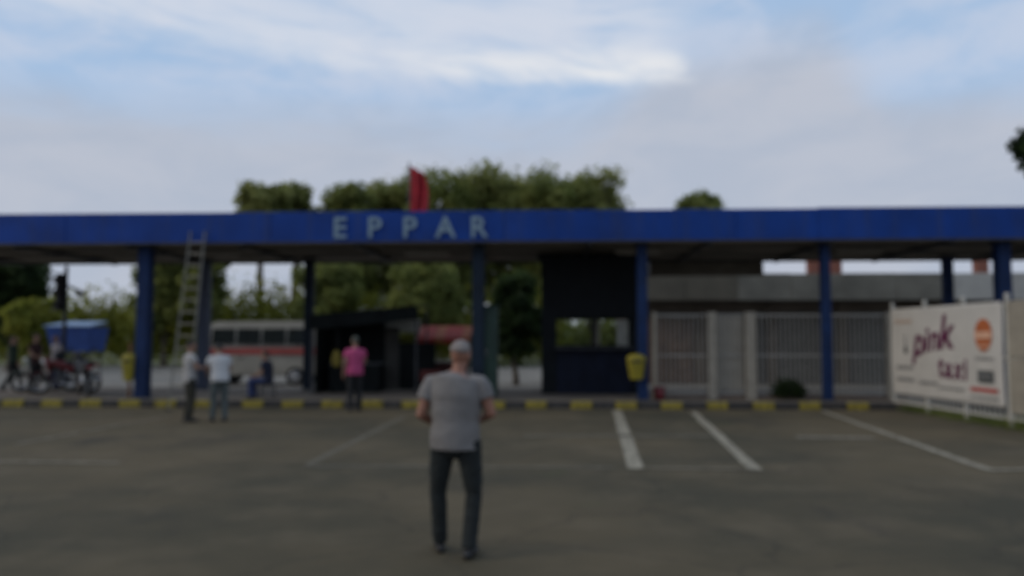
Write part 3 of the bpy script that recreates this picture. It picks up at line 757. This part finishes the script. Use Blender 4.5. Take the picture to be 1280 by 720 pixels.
# seated man on a stool
su = Uat(336, .75)
person('man in navy shirt and blue jeans sitting on a stool behind the kerb', T(su, .75, PZ - .41), R(82), 1.66,
       dict(hipL=(-.09,.02,.90), knL=(-.13,.43,.90), anL=(-.12,.42,.50), hipR=(.09,.02,.90), knR=(.13,.44,.90), anR=(.12,.40,.50), chest=(0,.03,1.26), top=(0,.05,1.385), neck=(0,.07,1.45), head=(0,.11,1.565),
            elL=(-.23,.10,1.10), wrL=(-.13,.32,1.02), elR=(.23,.10,1.10), wrR=(.13,.33,1.02), shL=(-.185,.05,1.37), shR=(.185,.05,1.37)),
       m_navys, m_bluej, h_blk, m_shoe)
st = thing('stool', 'dark plastic stool under the seated man', 'stool', T(su, .75, PZ), -YAW)
MB().box(-.16, .16, -.16, .16, .335, .365, .015).build('seat', m_black, st)
for sx_ in (-1, 1):
    for sy_ in (-1, 1): MB().tube([(sx_*.15, sy_*.15, .0), (sx_*.12, sy_*.12, .334)], [.016, .02], 8).build('leg', m_black, st)
gp = ground(443, 514)
person('person in bright pink shirt and black trousers standing by the kerb', (gp.x, gp.y, 0), R(28), 1.72, dict(elR=(.25,.03,1.12), wrR=(.14,.22,1.16), yaw=R(15)), m_pinks, m_blk, h_scarf, m_shoe, hairlen=.25, girth=1.08)
p6 = T(Uat(17, 3.2), 3.2, PZ)
person('person in dark green clothes walking at the far left', p6, R(-75), 1.60, dict(knL=(-.10,.16,.50), anL=(-.11,.24,.09), knR=(.10,-.02,.48), anR=(.11,-.24,.12), elL=(-.24,-.12,1.13), wrL=(-.24,-.10,.88), elR=(.24,.08,1.12), wrR=(.24,.2,.92)), m_dkgreen, m_blk, h_blk, m_shoe, sleeve=1.5, voxel=.011)
p7 = T(Uat(45, 2.6), 2.6, PZ)
person('person in dark maroon shirt standing left of the motorcycles', p7, R(-100), 1.66, dict(elR=(.24,.05,1.12), wrR=(.2,.24,1.05)), m_maroon, m_blk, h_blk, m_shoe, voxel=.011)
p8 = T(Uat(71, 4.2), 4.2, PZ)
person('person in pale lavender shirt standing behind the motorcycles', p8, R(150), 1.62, dict(), m_lav, m_bluej, h_blk, m_shoe, voxel=.011)

# ================================================================== MOTORCYCLES
def motorcycle(label, loc, rz, m_body):
    t = thing('motorcycle', label, 'motorcycle', loc, rz, 'parked motorcycles')
    def wheel(x):
        ring = [(x + .24*math.cos(2*math.pi*i/28), 0, .29 + .24*math.sin(2*math.pi*i/28)) for i in range(29)]
        wl = MB().tube(ring, .048, 10, caps=False).build('wheel', m_rubber, t, True)
        ring = [(x + .195*math.cos(2*math.pi*i/28), 0, .29 + .195*math.sin(2*math.pi*i/28)) for i in range(29)]
        MB().tube(ring, .014, 8, caps=False).build('rim', m_chrome, wl, True)
        sp = MB()
        for i in range(10):
            a = 2*math.pi*i/10; sp.tube([(x + .03*math.cos(a), .01, .29 + .03*math.sin(a)), (x + .19*math.cos(a), 0, .29 + .19*math.sin(a))], .006, 5)
        sp.cyl((x, -.07, .29), (x, .07, .29), .035, 12); sp.build('spokes', m_chrome, wl)
        MB().tube([(x + .30*math.cos(R(a)), 0, .29 + .30*math.sin(R(a))) for a in range(30, 171, 14)], [(.012, .055)]*11, 8, side=(0,0,1)).build('mudguard', m_body, t, True)
    wheel(-.62); wheel(.62)
    for s in (-1, 1):
        MB().tube([(.62, s*.085, .29), (.45, s*.085, .82), (.42, s*.085, .93)], [.022, .024, .024], 8).build('fork_leg', m_chrome, t, True)
        MB().tube([(-.62, s*.09, .30), (-.12, s*.09, .36)], .02, 8).build('swing_arm', m_steel, t, True)
        MB().tube([(-.60, s*.11, .31), (-.45, s*.11, .66)], [.026, .022], 8).build('shock_absorber', m_chrome, t, True)
        MB().tube([(.40, s*.03, .97), (.37, s*.20, 1.04), (.28, s*.36, 1.02)], .014, 8).build('handlebar', m_steel, t, True)
        MB().tube([(.37, s*.22, 1.04), (.38, s*.27, 1.20)], .007, 6).build('mirror_stem', m_steel, t)
        MB().ball((.38, s*.28, 1.22), (.014, .055, .035), 12, 8).build('mirror', m_black, t, True)
        MB().tube([(.0, s*.12, .26), (.02, s*.26, .26)], .016, 8).build('footrest', m_rubber, t)
    # body shells
    MB().limb([(-.15, 0, .66), (.05, 0, .78), (.28, 0, .84)], [(.10, .10), (.13, .13), (.10, .09)], 14, side=(0,1,0)).build('tank', m_body, t, True)
    MB().limb([(.36, 0, .62), (.40, 0, .80), (.44, 0, .94)], [(.16, .05), (.18, .07), (.12, .08)], 12, side=(0,1,0)).build('leg_shield', m_body, t, True)
    MB().limb([(-.72, 0, .80), (-.50, 0, .76), (-.20, 0, .72)], [(.06, .05), (.11, .08), (.11, .10)], 12, side=(0,1,0)).build('tail_fairing', m_body, t, True)
    MB().limb([(-.66, 0, .87), (-.40, 0, .855), (-.10, 0, .83), (.02, 0, .84)], [(.09, .035), (.13, .05), (.13, .05), (.08, .03)], 14, side=(0,1,0)).build('seat', m_black, t, True)
    e = MB(); e.box(-.14, .22, -.13, .13, .26, .52, .05); e.cyl((.10, 0, .46), (.22, 0, .68), .09, 14); e.build('engine', m_steel, t)
    MB().limb([(.12, .13, .30), (-.10, .16, .24), (-.42, .17, .30), (-.86, .17, .40)], [.022, .024, .045, .05], 10).build('exhaust', m_chrome, t, True)
    MB().ball((.53, 0, .90), (.07, .085, .085), 14, 10).build('headlight', mat('lamp_glass', (.6, .6, .58), .15), t, True)
    MB().box(-.82, -.76, -.06, .06, .74, .80, .012).build('tail_light', m_red, t)
    MB().tube([(-.02, -.12, .28), (-.08, -.26, .02)], .014, 8).build('side_stand', m_steel, t)
    return t
m_mred = mat('red_motorcycle_paint', (.13, .010, .010), .35, .1); m_mgrn = mat('dark_green_motorcycle_paint', (.012, .06, .045), .3, .1); m_mblk = mat('black_motorcycle_paint', (.012, .012, .014), .3, .1)
motorcycle('red motorcycle parked between the green and the black one', T(Uat(83, 2.5), 2.5, PZ), R(-158), m_mred)
motorcycle('dark green motorcycle parked next to the person in maroon', T(Uat(60, 3.3), 3.3, PZ), R(-150), m_mgrn)
motorcycle('black motorcycle with its rear towards the thick blue post', T(Uat(106, 1.7), 1.7, PZ), R(128), m_mblk)
def helmet(label, loc, m):
    h = thing('helmet', label, 'helmet', loc, R(200), 'helmets on the motorcycles')
    MB().ball((0,0,.125), (.13, .15, .135), 18, 12).build('shell', m, h, True)
    MB().tube([(.11*math.sin(R(a)), .135*math.cos(R(a)) + .012, .13) for a in range(-70, 71, 14)], [(.045, .006)]*11, 6, side=(0,0,1)).build('visor', m_glass, h, True)
pa = T(Uat(60, 3.3), 3.3, PZ) + Vector((-.3*math.cos(R(-150)), -.3*math.sin(R(-150)), .90))
helmet('dark blue helmet resting on the green motorcycle', pa, m_navy)
pa = T(Uat(83, 2.5), 2.5, PZ) + Vector((-.3*math.cos(R(-158)), -.3*math.sin(R(-158)), .90))
helmet('dark brown helmet resting on the red motorcycle', pa, mat('brown_helmet', (.03, .014, .01), .35))

# ================================================================== LAMP POST at the left (dark post with box lanterns)
sg = thing('signal_post', 'black post with a box lantern and short arms at the left', 'post', T(Uat(80, 4.7), 4.7, PZ), -YAW)
dS = D0 + 4.7
zt_ = Zat(330, dS) - PZ
MB().tube([(0,0,0), (0,0,zt_)], [.07, .055], 12).build('pole', m_black, sg, True)
zc = Zat(364, dS) - PZ
MB().box(-.27, -.065, -.13, .13, zc - .58, zc + .58, .03).build('lantern', m_black, sg)
for k in range(3):
    MB().tube([(-.165, -.135, zc - .38 + k*.38), (-.165, -.24, zc - .40 + k*.38)], [.10, .105], 14).build('hood', m_black, sg)
MB().tube([(0,0,zc + .25), (.24, 0, zc + .12), (.52, 0, zc - .02)], [.035, .03, .05], 8).build('arm', m_black, sg, True)
MB().box(.36, .56, -.08, .08, zc - .10, zc + .04, .02).build('side_lamp', m_black, sg)
MB().tube([(-.06,0,zc - .50), (-.45, 0, zc - .56)], [.03, .03], 8).build('arm', m_black, sg, True)

# ================================================================== BLUE AWNING STALL far left
d_ = 31.0; V_ = d_ - D0
u0, u1 = Uat(58, V_), Uat(113, V_); uc = (u0 + u1) / 2; hw = (u1 - u0) / 2
bs = thing('awning_stall', 'small stall with a pale-topped blue awning behind the motorcycles', 'stall', T(uc, V_, 0), -YAW)
m_tarp = mat('blue_tarpaulin', (.012, .045, .19), .6, .15, 2); m_tarpt = mat('pale_blue_roof', (.15, .23, .36), .6, .1, 2)
z0, z1, z2 = Zat(440, d_), Zat(408, d_), Zat(397, d_)
dp = 1.3; bw = hw * .82
MB().add([(-hw, -.1, z1), (hw, -.1, z1), (bw, .12, z0), (-bw, .12, z0)] + [(-hw, -.07, z1), (hw, -.07, z1), (bw, .15, z0), (-bw, .15, z0)], [(0,1,2,3), (7,6,5,4), (0,4,5,1), (1,5,6,2), (2,6,7,3), (3,7,4,0)]).build('awning_front', m_tarp, bs)
for s in (-1, 1):
    MB().add([(s*hw, -.065, z1), (s*hw, dp, z1), (s*bw, dp, z0), (s*bw, .155, z0), (s*(hw-.03), -.065, z1), (s*(hw-.03), dp, z1), (s*(bw-.03), dp, z0), (s*(bw-.03), .155, z0)],
             [(0,1,2,3), (7,6,5,4), (0,4,5,1), (1,5,6,2), (2,6,7,3), (3,7,4,0)]).build('awning_side', m_tarp, bs)
MB().add([(-hw - .05, -.16, z1 + .005), (hw + .05, -.16, z1 + .005), (hw*.93, dp, z1 + .20), (-hw*.93, dp, z1 + .20), (-hw - .05, -.16, z1 + .04), (hw + .05, -.16, z1 + .04), (hw*.93, dp, z1 + .24), (-hw*.93, dp, z1 + .24)],
         [(3,2,1,0), (4,5,6,7), (0,1,5,4), (1,2,6,5), (2,3,7,6), (3,0,4,7)]).build('roof', m_tarpt, bs)
for s in (-1, 1):
    for v in (.25, dp - .1): MB().cyl((s*bw*.9, v, 0), (s*bw*.9, v, z1), .03, 8).build('leg', m_steel, bs)
MB().box(-bw*.85, bw*.85, .25, dp - .1, .70, .76, .01).build('counter', m_road, bs)

# ================================================================== WHITE VAN with a red stripe
def van():
    d = 29.0; V = d - D0; ua, ub = Uat(258, V), Uat(406, V); Lh = (ub - ua) / 2
    t = thing('parked_van', 'white van with red side stripe parked behind the seated man', 'van', T((ua + ub) / 2, V, .006), -YAW)
    m_w = mat('van_white', (.30, .28, .235), .4, .06, 2)
    prof = [(-Lh, .35), (-Lh, 1.25), (-Lh + .10, 1.42), (-Lh + .38, 2.12), (-Lh + .62, 2.28), (Lh - .16, 2.30), (Lh - .03, 2.18), (Lh, 1.3), (Lh, .35)]
    bm = bmesh.new()
    vv = [bm.verts.new((x, -.85, z)) for x, z in prof]; f = bm.faces.new(vv)
    ex = bmesh.ops.extrude_face_region(bm, geom=[f]); bmesh.ops.translate(bm, vec=(0, 1.7, 0), verts=[q for q in ex['geom'] if isinstance(q, bmesh.types.BMVert)])
    for q in bm.verts:
        if q.co.z > 1.35: q.co.y = math.copysign(abs(q.co.y) - .14 * min(1, (q.co.z - 1.35) / .9), q.co.y)
    bmesh.ops.bevel(bm, geom=list(bm.edges), offset=.05, segments=2, affect='EDGES')
    MB().bm(bm).build('body', m_w, t)
    def yside(z): return .85 - (.14 * min(1, max(0, z - 1.35) / .9))
    def panel(name, x0, x1, z0_, z1_, m, par=t, pr=.012, sgn=-1):
        v = []
        for dy in (pr, -.004):
            for x, z in ((x0, z0_), (x1, z0_), (x1, z1_), (x0, z1_)): v.append((x, sgn * (yside(z) + dy), z))
        return MB().add(v, [(0,1,2,3), (7,6,5,4), (0,4,5,1), (1,5,6,2), (2,6,7,3), (3,7,4,0)]).build(name, m, par)
    for sg_ in (-1, 1):
        xw = -Lh + .55
        for k in range(4):
            x0 = xw + k * (2*Lh - .75) / 4; x1 = x0 + (2*Lh - .75) / 4 - .09
            w_ = panel('window', x0, x1, 1.50, 2.02, m_glass, sgn=sg_)
            panel('window_trim', x0, x1, 1.455, 1.492, m_black, w_, .016, sg_)
        panel('side_stripe', -Lh + .08, Lh - .06, 1.10, 1.33, mat('van_red_stripe', (.34, .06, .05), .4, .12), sgn=sg_)
        dr = panel('sliding_door', -Lh + 1.5, -Lh + 2.6, .5, 1.08, m_w, pr=.010, sgn=sg_)
        panel('handle', -Lh + 1.55, -Lh + 1.72, .96, 1.0, m_black, dr, .03, sg_)
        for x in (-Lh + .75, Lh - .8):
            wl = MB(); wl.tube([(x, sg_*.72, .33), (x, sg_*.885, .33)], .33, 24); wo = wl.build('wheel', m_rubber, t)
            MB().tube([(x, sg_*.887, .33), (x, sg_*.90, .33)], [.20, .17], 18).build('hub', m_chrome, wo)
        MB().box(-Lh - .03, -Lh + .05, min(sg_*.55, sg_*.8), max(sg_*.55, sg_*.8), .82, 1.02, .02).build('headlight', mat('lamp_glass', (.6, .6, .58), .15), t)
        MB().box(Lh - .04, Lh + .02, min(sg_*.68, sg_*.8), max(sg_*.68, sg_*.8), .9, 1.25, .015).build('tail_light', m_red, t)
        MB().box(-Lh + .42, -Lh + .52, min(sg_*.88, sg_*1.06), max(sg_*.88, sg_*1.06), 1.42, 1.66, .02).build('mirror', m_black, t)
    a = Vector((-Lh + .115, 0, 1.47)); b = Vector((-Lh + .355, 0, 2.06)); n = Vector((-.93, 0, .36)) * .012
    MB().add([(a.x+n.x, -.70, a.z+n.z), (a.x+n.x, .70, a.z+n.z), (b.x+n.x, .62, b.z+n.z), (b.x+n.x, -.62, b.z+n.z)], [(0,1,2,3)]).build('windscreen', m_glass, t)
    MB().box(-Lh - .08, -Lh + .06, -.84, .84, .36, .58, .03).build('bumper', m_black, t)
    MB().box(Lh - .06, Lh + .08, -.84, .84, .36, .58, .03).build('bumper', m_black, t)
van()

# ================================================================== DARK FOOD STALL in the middle
def dark_stall():
    V = 2.9; d = D0 + V; u0, u1 = Uat(394, V), Uat(522, V)
    t = thing('food_stall', 'black tarpaulin stall with sloping roof behind the person in pink', 'stall', T(0,0,0), -YAW)
    m_t = mat('black_tarpaulin', (.006, .008, .008), .8, .35, 2, .1, 12, spec=.2)
    zl, zr = Zat(396, d), Zat(384, d); W = 1.7
    def slab(name, pts, th, m, par=t):
        lo = [Vector(p) for p in pts]; n = (lo[1]-lo[0]).cross(lo[2]-lo[0]).normalized() * th
        return MB().add(lo + [p + n for p in lo], [(3,2,1,0), (4,5,6,7), (0,1,5,4), (1,2,6,5), (2,3,7,6), (3,0,4,7)]).build(name, m, par)
    slab('roof', [(u0 - .1, V - .25, zl), (u1 + .05, V - .25, zr), (u1 + .05, V + W, zr + .08), (u0 - .1, V + W, zl + .08)], .05, m_t)
    slab('valance', [(u0 - .1, V - .26, zl - .36), (u1 + .05, V - .26, zr - .34), (u1 + .05, V - .26, zr - .006), (u0 - .1, V - .26, zl - .006)], .02, m_t)
    MB().box(u0, u0 + .05, V, V + W - .1, PZ, zl - .02).build('side_curtain', m_t, t)
    um = u0 + (u1 - u0) * .58
    MB().box(u0 + .06, um, V + W - .25, V + W - .2, PZ, zl - .02).build('back_curtain', m_t, t)
    for u, v in ((u0 - .03, V - .2), (u1, V - .2), (u0 - .03, V + W - .05), (u1, V + W - .05)):
        zz = zl + (zr - zl) * (u - u0) / (u1 - u0); MB().cyl((u, v, PZ), (u, v, zz), .03, 10).build('pole', m_steel, t)
    MB().box(u0 + .3, um + .1, V + .35, V + 1.0, PZ + .78, PZ + .83, .01).build('counter_top', m_steel, t)
    for k in range(4):
        a = u0 + .3 + (um - u0 - .2) * k / 4; b = u0 + .3 + (um - u0 - .2) * (k + 1) / 4
        MB().box(a + .004, b - .004, V + .36, V + .40, PZ + .01, PZ + .775, .006).build('counter_panel', m_t, t)
    c1 = mat('stall_grey_board', (.045, .042, .036), .8, .2, 3)
    MB().box(um + .01, um + .435, V + W - .3, V + W - .26, PZ + .02, 2.0, .006).build('board', c1, t)
    MB().box(um + .44, u1 + .30, V + W - .3, V + W - .26, PZ + .02, 1.55, .006).build('board', m_t, t)
dark_stall()
def crate(label, px, v, z, rz, m):
    c = thing('crate', label, 'crate', T(Uat(px, v), v, z), rz, 'crates beside the stalls')
    for y in (-.19, .17): 
        for k in range(3): MB().box(-.28, .28, y, y + .02, .02 + k*.105, .02 + k*.105 + .085, .004).build('slat', m, c)
    for x in (-.28, .26):
        for k in range(3): MB().box(x, x + .02, -.169, .169, .02 + k*.105, .02 + k*.105 + .085, .004).build('end_slat', m, c)
    MB().box(-.26, .26, -.17, .17, .0, .018).build('bottom', m, c)
m_cr = mat('dark_crate_wood', (.055, .038, .026), .9, .3, 6); m_cr2 = mat('maroon_crate', (.10, .018, .015), .8, .2, 6)
crate('dark wooden crate on the ground right of the black stall', 541, 2.4, PZ, R(8), m_cr)
crate('maroon crate stacked on the dark wooden crate', 540, 2.4, PZ + .34, R(-3), m_cr2)
crate('dark wooden crate standing alone right of the crate stack', 561, 2.7, PZ, R(-12), m_cr)
# yellow sack
ys = thing('sack', 'dull yellow sack hanging inside the black stall beside the person in pink', 'sack', T(Uat(421, 2.55), 2.55, Zat(458, D0 + 2.55)), -YAW)
MB().limb([(0,0,.05), (0,0,.2), (0,0,.36), (0,0,.43)], [(.12, .08), (.15, .10), (.10, .07), (.03, .03)], 12, side=(1,0,0)).build('bag', mat('dull_yellow', (.20, .15, .02), .8, .2, 6), ys, True)
MB().tube([(0,0,.45), (.03,0,.72), (0,0,.98)], .006, 6).build('cord', m_steel, ys)
# red-topped stall
def red_stall():
    V = 4.9; d = D0 + V; u0, u1 = Uat(522, V), Uat(588, V)
    t = thing('market_stall', 'small stall with a red striped awning right of the black stall', 'stall', T(0,0,0), -YAW)
    z0, z1 = Zat(424, d), Zat(408, d); m_r = mat('red_awning', (.30, .03, .02), .8, .2, 4); m_p = mat('pale_awning', (.36, .34, .28), .8, .15, 4)
    n = 6
    for k in range(n):
        a = u0 + (u1 - u0) * k / n; b = u0 + (u1 - u0) * (k + 1) / n; m = m_r if k not in (2, 5) else mat('orange_awning', (.32, .09, .03), .8, .2, 4)
        MB().add([(a, V - .1, z0), (b, V - .1, z0), (b, V + .9, z1), (a, V + .9, z1), (a, V - .1, z0 + .03), (b, V - .1, z0 + .03), (b, V + .9, z1 + .03), (a, V + .9, z1 + .03)],
                 [(3,2,1,0), (4,5,6,7), (0,1,5,4), (1,2,6,5), (2,3,7,6), (3,0,4,7)]).build('awning_strip', m, t)
        MB().box(a + .01, b - .01, V - .115, V - .10, z0 - .13, z0 + .02, .004).build('scallop', m, t)
    for u in (u0 + .05, u1 - .05):
        for v in (V, V + .85): MB().cyl((u, v, 0.0), (u, v, z0 + (.0 if v == V else .18)), .025, 8).build('leg', m_steel, t)
    MB().box(u0 + .08, u1 - .08, V + .05, V + .8, .95, 1.0, .01).build('counter', m_p, t)
    MB().box(u0 + .12, u1 - .12, V + .1, V + .75, .12, .94, .01).build('cupboard', mat('maroon_board', (.07, .018, .015), .8, .2, 3), t)
red_stall()
# pale board above the stall's right end
pb = thing('sign_board', 'pale blank board on posts at the right end of the black stall', 'sign', T(Uat(503, 5.0), 5.0, PZ), -YAW)
zc = Zat(407, D0 + 5.0) - PZ
MB().box(-.55, .55, -.03, .03, zc - .2, zc + .2, .012).build('board', mat('pale_board', (.42, .43, .39), .7, .15, 3), pb)
for s in (-.45, .45): MB().box(s - .025, s + .025, .032, .08, 0, zc + .15).build('post', m_steel, pb)
# red bucket
rb = thing('bucket', 'dark red bucket at the foot of the fence beside the blue post', 'bucket', T(Uat(823, .95), .95, PZ), -YAW)
MB().tube([(0,0,0), (0,0,.30)], [.12, .155], 18).build('pail', mat('dark_red_plastic', (.16, .015, .02), .5), rb, True)
MB().tube([(0,0,.30), (0,0,.32)], [.165, .165], 18).build('rim', mat('dark_red_plastic', (.16, .015, .02), .5), rb)

# ================================================================== TREES AND GREENERY
def leaf_mat(name, c0, c1):
    m = mat(name, c0, .75, scale=.9, col2=c1, lo=.38, hi=.62, det=4)
    t = m.node_tree; b = t.nodes['Principled BSDF']; b.inputs['Specular IOR Level'].default_value = .2
    tr = t.nodes.new('ShaderNodeBsdfTranslucent'); mx = t.nodes.new('ShaderNodeMixShader'); mx.inputs[0].default_value = .5
    src = b.inputs['Base Color'].links[0].from_socket
    hs = t.nodes.new('ShaderNodeHueSaturation'); hs.inputs['Value'].default_value = 2.1; t.links.new(src, hs.inputs['Color'])
    t.links.new(hs.outputs[0], tr.inputs['Color'])
    t.links.new(b.outputs[0], mx.inputs[1]); t.links.new(tr.outputs[0], mx.inputs[2])
    t.links.new(mx.outputs[0], t.nodes['Material Output'].inputs['Surface'])
    return m
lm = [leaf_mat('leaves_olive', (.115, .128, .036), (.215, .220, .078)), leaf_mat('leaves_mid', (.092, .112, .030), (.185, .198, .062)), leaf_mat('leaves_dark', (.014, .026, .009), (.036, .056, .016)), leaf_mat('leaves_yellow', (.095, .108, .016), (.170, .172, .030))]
m_bark = mat('bark', (.10, .08, .058), .95, .3, 6, .5, 25)
def leaves(lobes, n, size, seed):
    """n leaf clumps (bent pairs of triangles) on and inside ellipsoid lobes"""
    rg = np.random.default_rng(seed); w_ = np.array([l[3]*l[4]*l[5] for l in lobes]) ** .67; w_ /= w_.sum()
    idx = rg.choice(len(lobes), n, p=w_); Lb = np.array(lobes)[idx]
    d = rg.normal(size=(n, 3)); d /= np.linalg.norm(d, axis=1)[:, None]
    r = rg.uniform(.1, 1, n) ** .5 * np.clip(1 + .2 * rg.normal(size=n), .6, 1.28)
    c = Lb[:, :3] + d * Lb[:, 3:] * r[:, None]
    nrm = d + rg.normal(size=(n, 3)) * .7 + np.array([0, 0, .35]); nrm /= np.linalg.norm(nrm, axis=1)[:, None]
    a = np.cross(nrm, rg.normal(size=(n, 3))); a /= np.linalg.norm(a, axis=1)[:, None]; b = np.cross(nrm, a)
    s = size * rg.uniform(.6, 1.35, n)[:, None]
    p0 = c - a * s; p1 = c + b * s * .55 + nrm * s * .12; p2 = c + a * s; p3 = c - b * s * .55 + nrm * s * .12
    v = np.stack([p0, p1, p2, p3], 1).reshape(-1, 3); f = np.arange(4 * n).reshape(-1, 4)
    me = bpy.data.meshes.new('crown'); me.vertices.add(4*n); me.vertices.foreach_set('co', v.ravel())
    me.loops.add(4*n); me.loops.foreach_set('vertex_index', f.ravel()); me.polygons.add(n); me.polygons.foreach_set('loop_start', np.arange(0, 4*n, 4)); me.polygons.foreach_set('loop_total', np.full(n, 4))
    me.update(calc_edges=True); return me
def tree(label, px, top, bot, hwpx, d, m, n=6000, size=.22, seed=1, nl=22, name='tree', cat='tree', group='trees behind the bus station', flat=1.0):
    x = ray(px, 424)[0] * d; z1 = Zat(top, d); z0 = max(.3, Zat(bot, d)); hw = hwpx / 1000 * d; hz = (z1 - z0) / 2; zc_ = (z0 + z1) / 2
    t = thing(name, label, cat, (x, d, 0), 0, group); rr = random.Random(seed)
    lobes = [(0, 0, zc_, hw * .62, hw * .62, hz * .74), (rr.uniform(-.2, .2) * hw, 0, z1 - hw * .42, hw * .42, hw * .42, hw * .40)]
    for i in range(nl):
        a = rr.uniform(0, 2*math.pi); e = rr.uniform(-.75, .95); k = (1 - abs(e) ** 3) ** (1/3); rad = rr.uniform(.35, .80)
        s = rr.uniform(.28, .46)
        lobes.append((math.cos(a)*hw*k*rad, math.sin(a)*hw*k*rad, zc_ + e*hz*(1 - s*.9), hw*s, hw*s, min(hz*.55, hw*s*rr.uniform(.75, 1.0))))
    for i in range(6):
        a = i * 1.047 + rr.uniform(-.3, .3); s = rr.uniform(.34, .46); rad = rr.uniform(.35, .62)
        lobes.append((math.cos(a)*hw*rad, math.sin(a)*hw*rad, z1 - hw * s * rr.uniform(.85, 2.3), hw*s, hw*s, hw*s*.85))
    link('crown', leaves(lobes, int(n * 1.5), size, seed), m, t)
    tr = MB(); lean = rr.uniform(-.3, .3)
    tw = max(.10, .022 * z1); tt = z0 + hz * .7
    tr.tube([(0,0,-.1), (0,0,.3), (lean*.5, 0, tt*.5), (lean, .1, tt), (lean*1.1, .1, zc_ + hz*.6)], [tw*1.5, tw*1.1, tw*.85, tw*.6, tw*.15], 10)
    for i in range(8):
        lb = rr.choice(lobes[1:]); st_ = Vector((lean*.9, .1, z0 + rr.uniform(-.1, .8) * hz)); e = Vector(lb[:3])
        tr.tube([st_, st_.lerp(e, .5) + Vector((0,0,.1*hw)), e], [tw*.4, tw*.25, tw*.06], 6)
    tr.build('trunk', m_bark, t, True)
    return t
tree('round-topped tree with bare trunk, left of two small crowns above the fascia', 325, 228, 322, 37, 52, lm[0], 5000, .20, 11)
tree('round-topped tree beside the gap left of the fascia lettering', 364, 226, 328, 28, 55, lm[0], 4500, .20, 12)
tree('broad tree rising behind the first letters of the fascia', 436, 229, 415, 44, 54, lm[1], 7000, .21, 13)
tree('broad tree directly left of the red flag', 487, 222, 425, 52, 57, lm[0], 6500, .21, 14)
tree('tall tree directly right of the red flag', 553, 209, 430, 66, 55, lm[1], 8000, .21, 15, 30)
tree('tallest tree above the last letter of the fascia', 617, 200, 425, 64, 56, lm[0], 7500, .21, 16, 30)
tree('tall tree second from the right end of the main clump', 682, 202, 420, 64, 54, lm[1], 7500, .21, 17, 30)
tree('tall tree at the right end of the main clump', 744, 209, 420, 54, 55, lm[0], 7000, .21, 18, 30)
tree('small lone tree top right of the main clump', 875, 237, 345, 35, 60, lm[1], 5000, .22, 19)
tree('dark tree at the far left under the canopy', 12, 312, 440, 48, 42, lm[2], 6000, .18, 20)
tree('dark tree behind the thick blue post at the left', 205, 308, 436, 46, 48, lm[1], 6000, .19, 21)
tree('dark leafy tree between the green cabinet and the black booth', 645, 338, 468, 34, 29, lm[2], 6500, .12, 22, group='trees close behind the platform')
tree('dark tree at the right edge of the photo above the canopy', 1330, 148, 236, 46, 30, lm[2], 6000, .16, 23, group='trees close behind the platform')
tree('low yellow-green tree left of the blue awning stall', 42, 372, 440, 34, 38, lm[3], 4500, .15, 24)
tree('dark leafy tree seen between the ladder and the gap of sky', 258, 300, 420, 34, 46, lm[1], 5500, .19, 27)
tree('dense tree below the red flag seen under the canopy', 530, 318, 440, 52, 46, lm[1], 7000, .19, 25)
tree('dark tree seen under the canopy behind the second thin post', 408, 318, 425, 44, 47, lm[1], 5500, .19, 26)
# hedge along the far verge: one mass
hl = []; rr = random.Random(5)
for px in range(-60, 700, 14):
    d = rr.uniform(47, 52); p = at(px, 424, d); top = Zat(rr.uniform(356, 373), d) + (0.8 if 215 < px < 390 else 0)
    hl.append((p.x, d, top * .52, rr.uniform(.9, 1.4), rr.uniform(.8, 1.2), top * .5))
hd = link('hedge', leaves(hl, 26000, .17, 31), lm[3]); tag(hd, 'olive hedge growing along the far verge', 'hedge', None, 'stuff')
hl2 = []
for px in range(-60, 820, 22):
    d = rr.uniform(62, 68); p = at(px, 424, d); top = rr.uniform(3.4, 5.0)
    hl2.append((p.x, d, top * .5, rr.uniform(1.4, 2.0), 1.2, top * .5))
hd = link('woodland', leaves(hl2, 16000, .30, 32), lm[1]); tag(hd, 'dark far belt of undergrowth behind the hedge', 'undergrowth', None, 'stuff')
# shrub in front of the railing
sb = thing('shrub', 'small dark shrub at the foot of the white railing', 'shrub', T(Uat(985, .95), .95, PZ), 0)
link('foliage', leaves([(0,0,.30,.36,.22,.26), (-.22,0,.24,.24,.18,.2), (.24,.02,.22,.22,.18,.18)], 900, .05, 33), lm[2], sb)
s_ = MB(); 
for i in range(6): a = i * 1.05; s_.tube([(0,0,0), (.2*math.cos(a), .1*math.sin(a), .35)], [.012, .004], 5)
s_.build('stems', m_bark, sb)
# grass along the banner fence
rg = np.random.default_rng(41); gv = []; gf = []
dn = Bd.normalized(); pn_ = Vector((-dn.y, dn.x, 0))
for i in range(2600):
    s = rg.uniform(-.3, 7.2); o = rg.normal() * .16 + .12
    p = A + dn * s + pn_ * o; h = rg.uniform(.05, .20) * (1.35 if s > 3.9 else 1); a = rg.uniform(0, 6.28); wv = Vector((math.cos(a), math.sin(a), 0)) * .012
    ln = Vector((rg.normal() * .05, rg.normal() * .05, h)); k = len(gv); gv += [p - wv, p + wv, p + ln]; gf.append((k, k+1, k+2))
go = MB(); go.v = [tuple(v) for v in gv]; go.f = gf
me = bpy.data.meshes.new('grass'); me.from_pydata(go.v, [], go.f)
tag(link('grass', me, lm[1]), 'grass and weeds growing along the banner fence', 'grass', None, 'stuff')
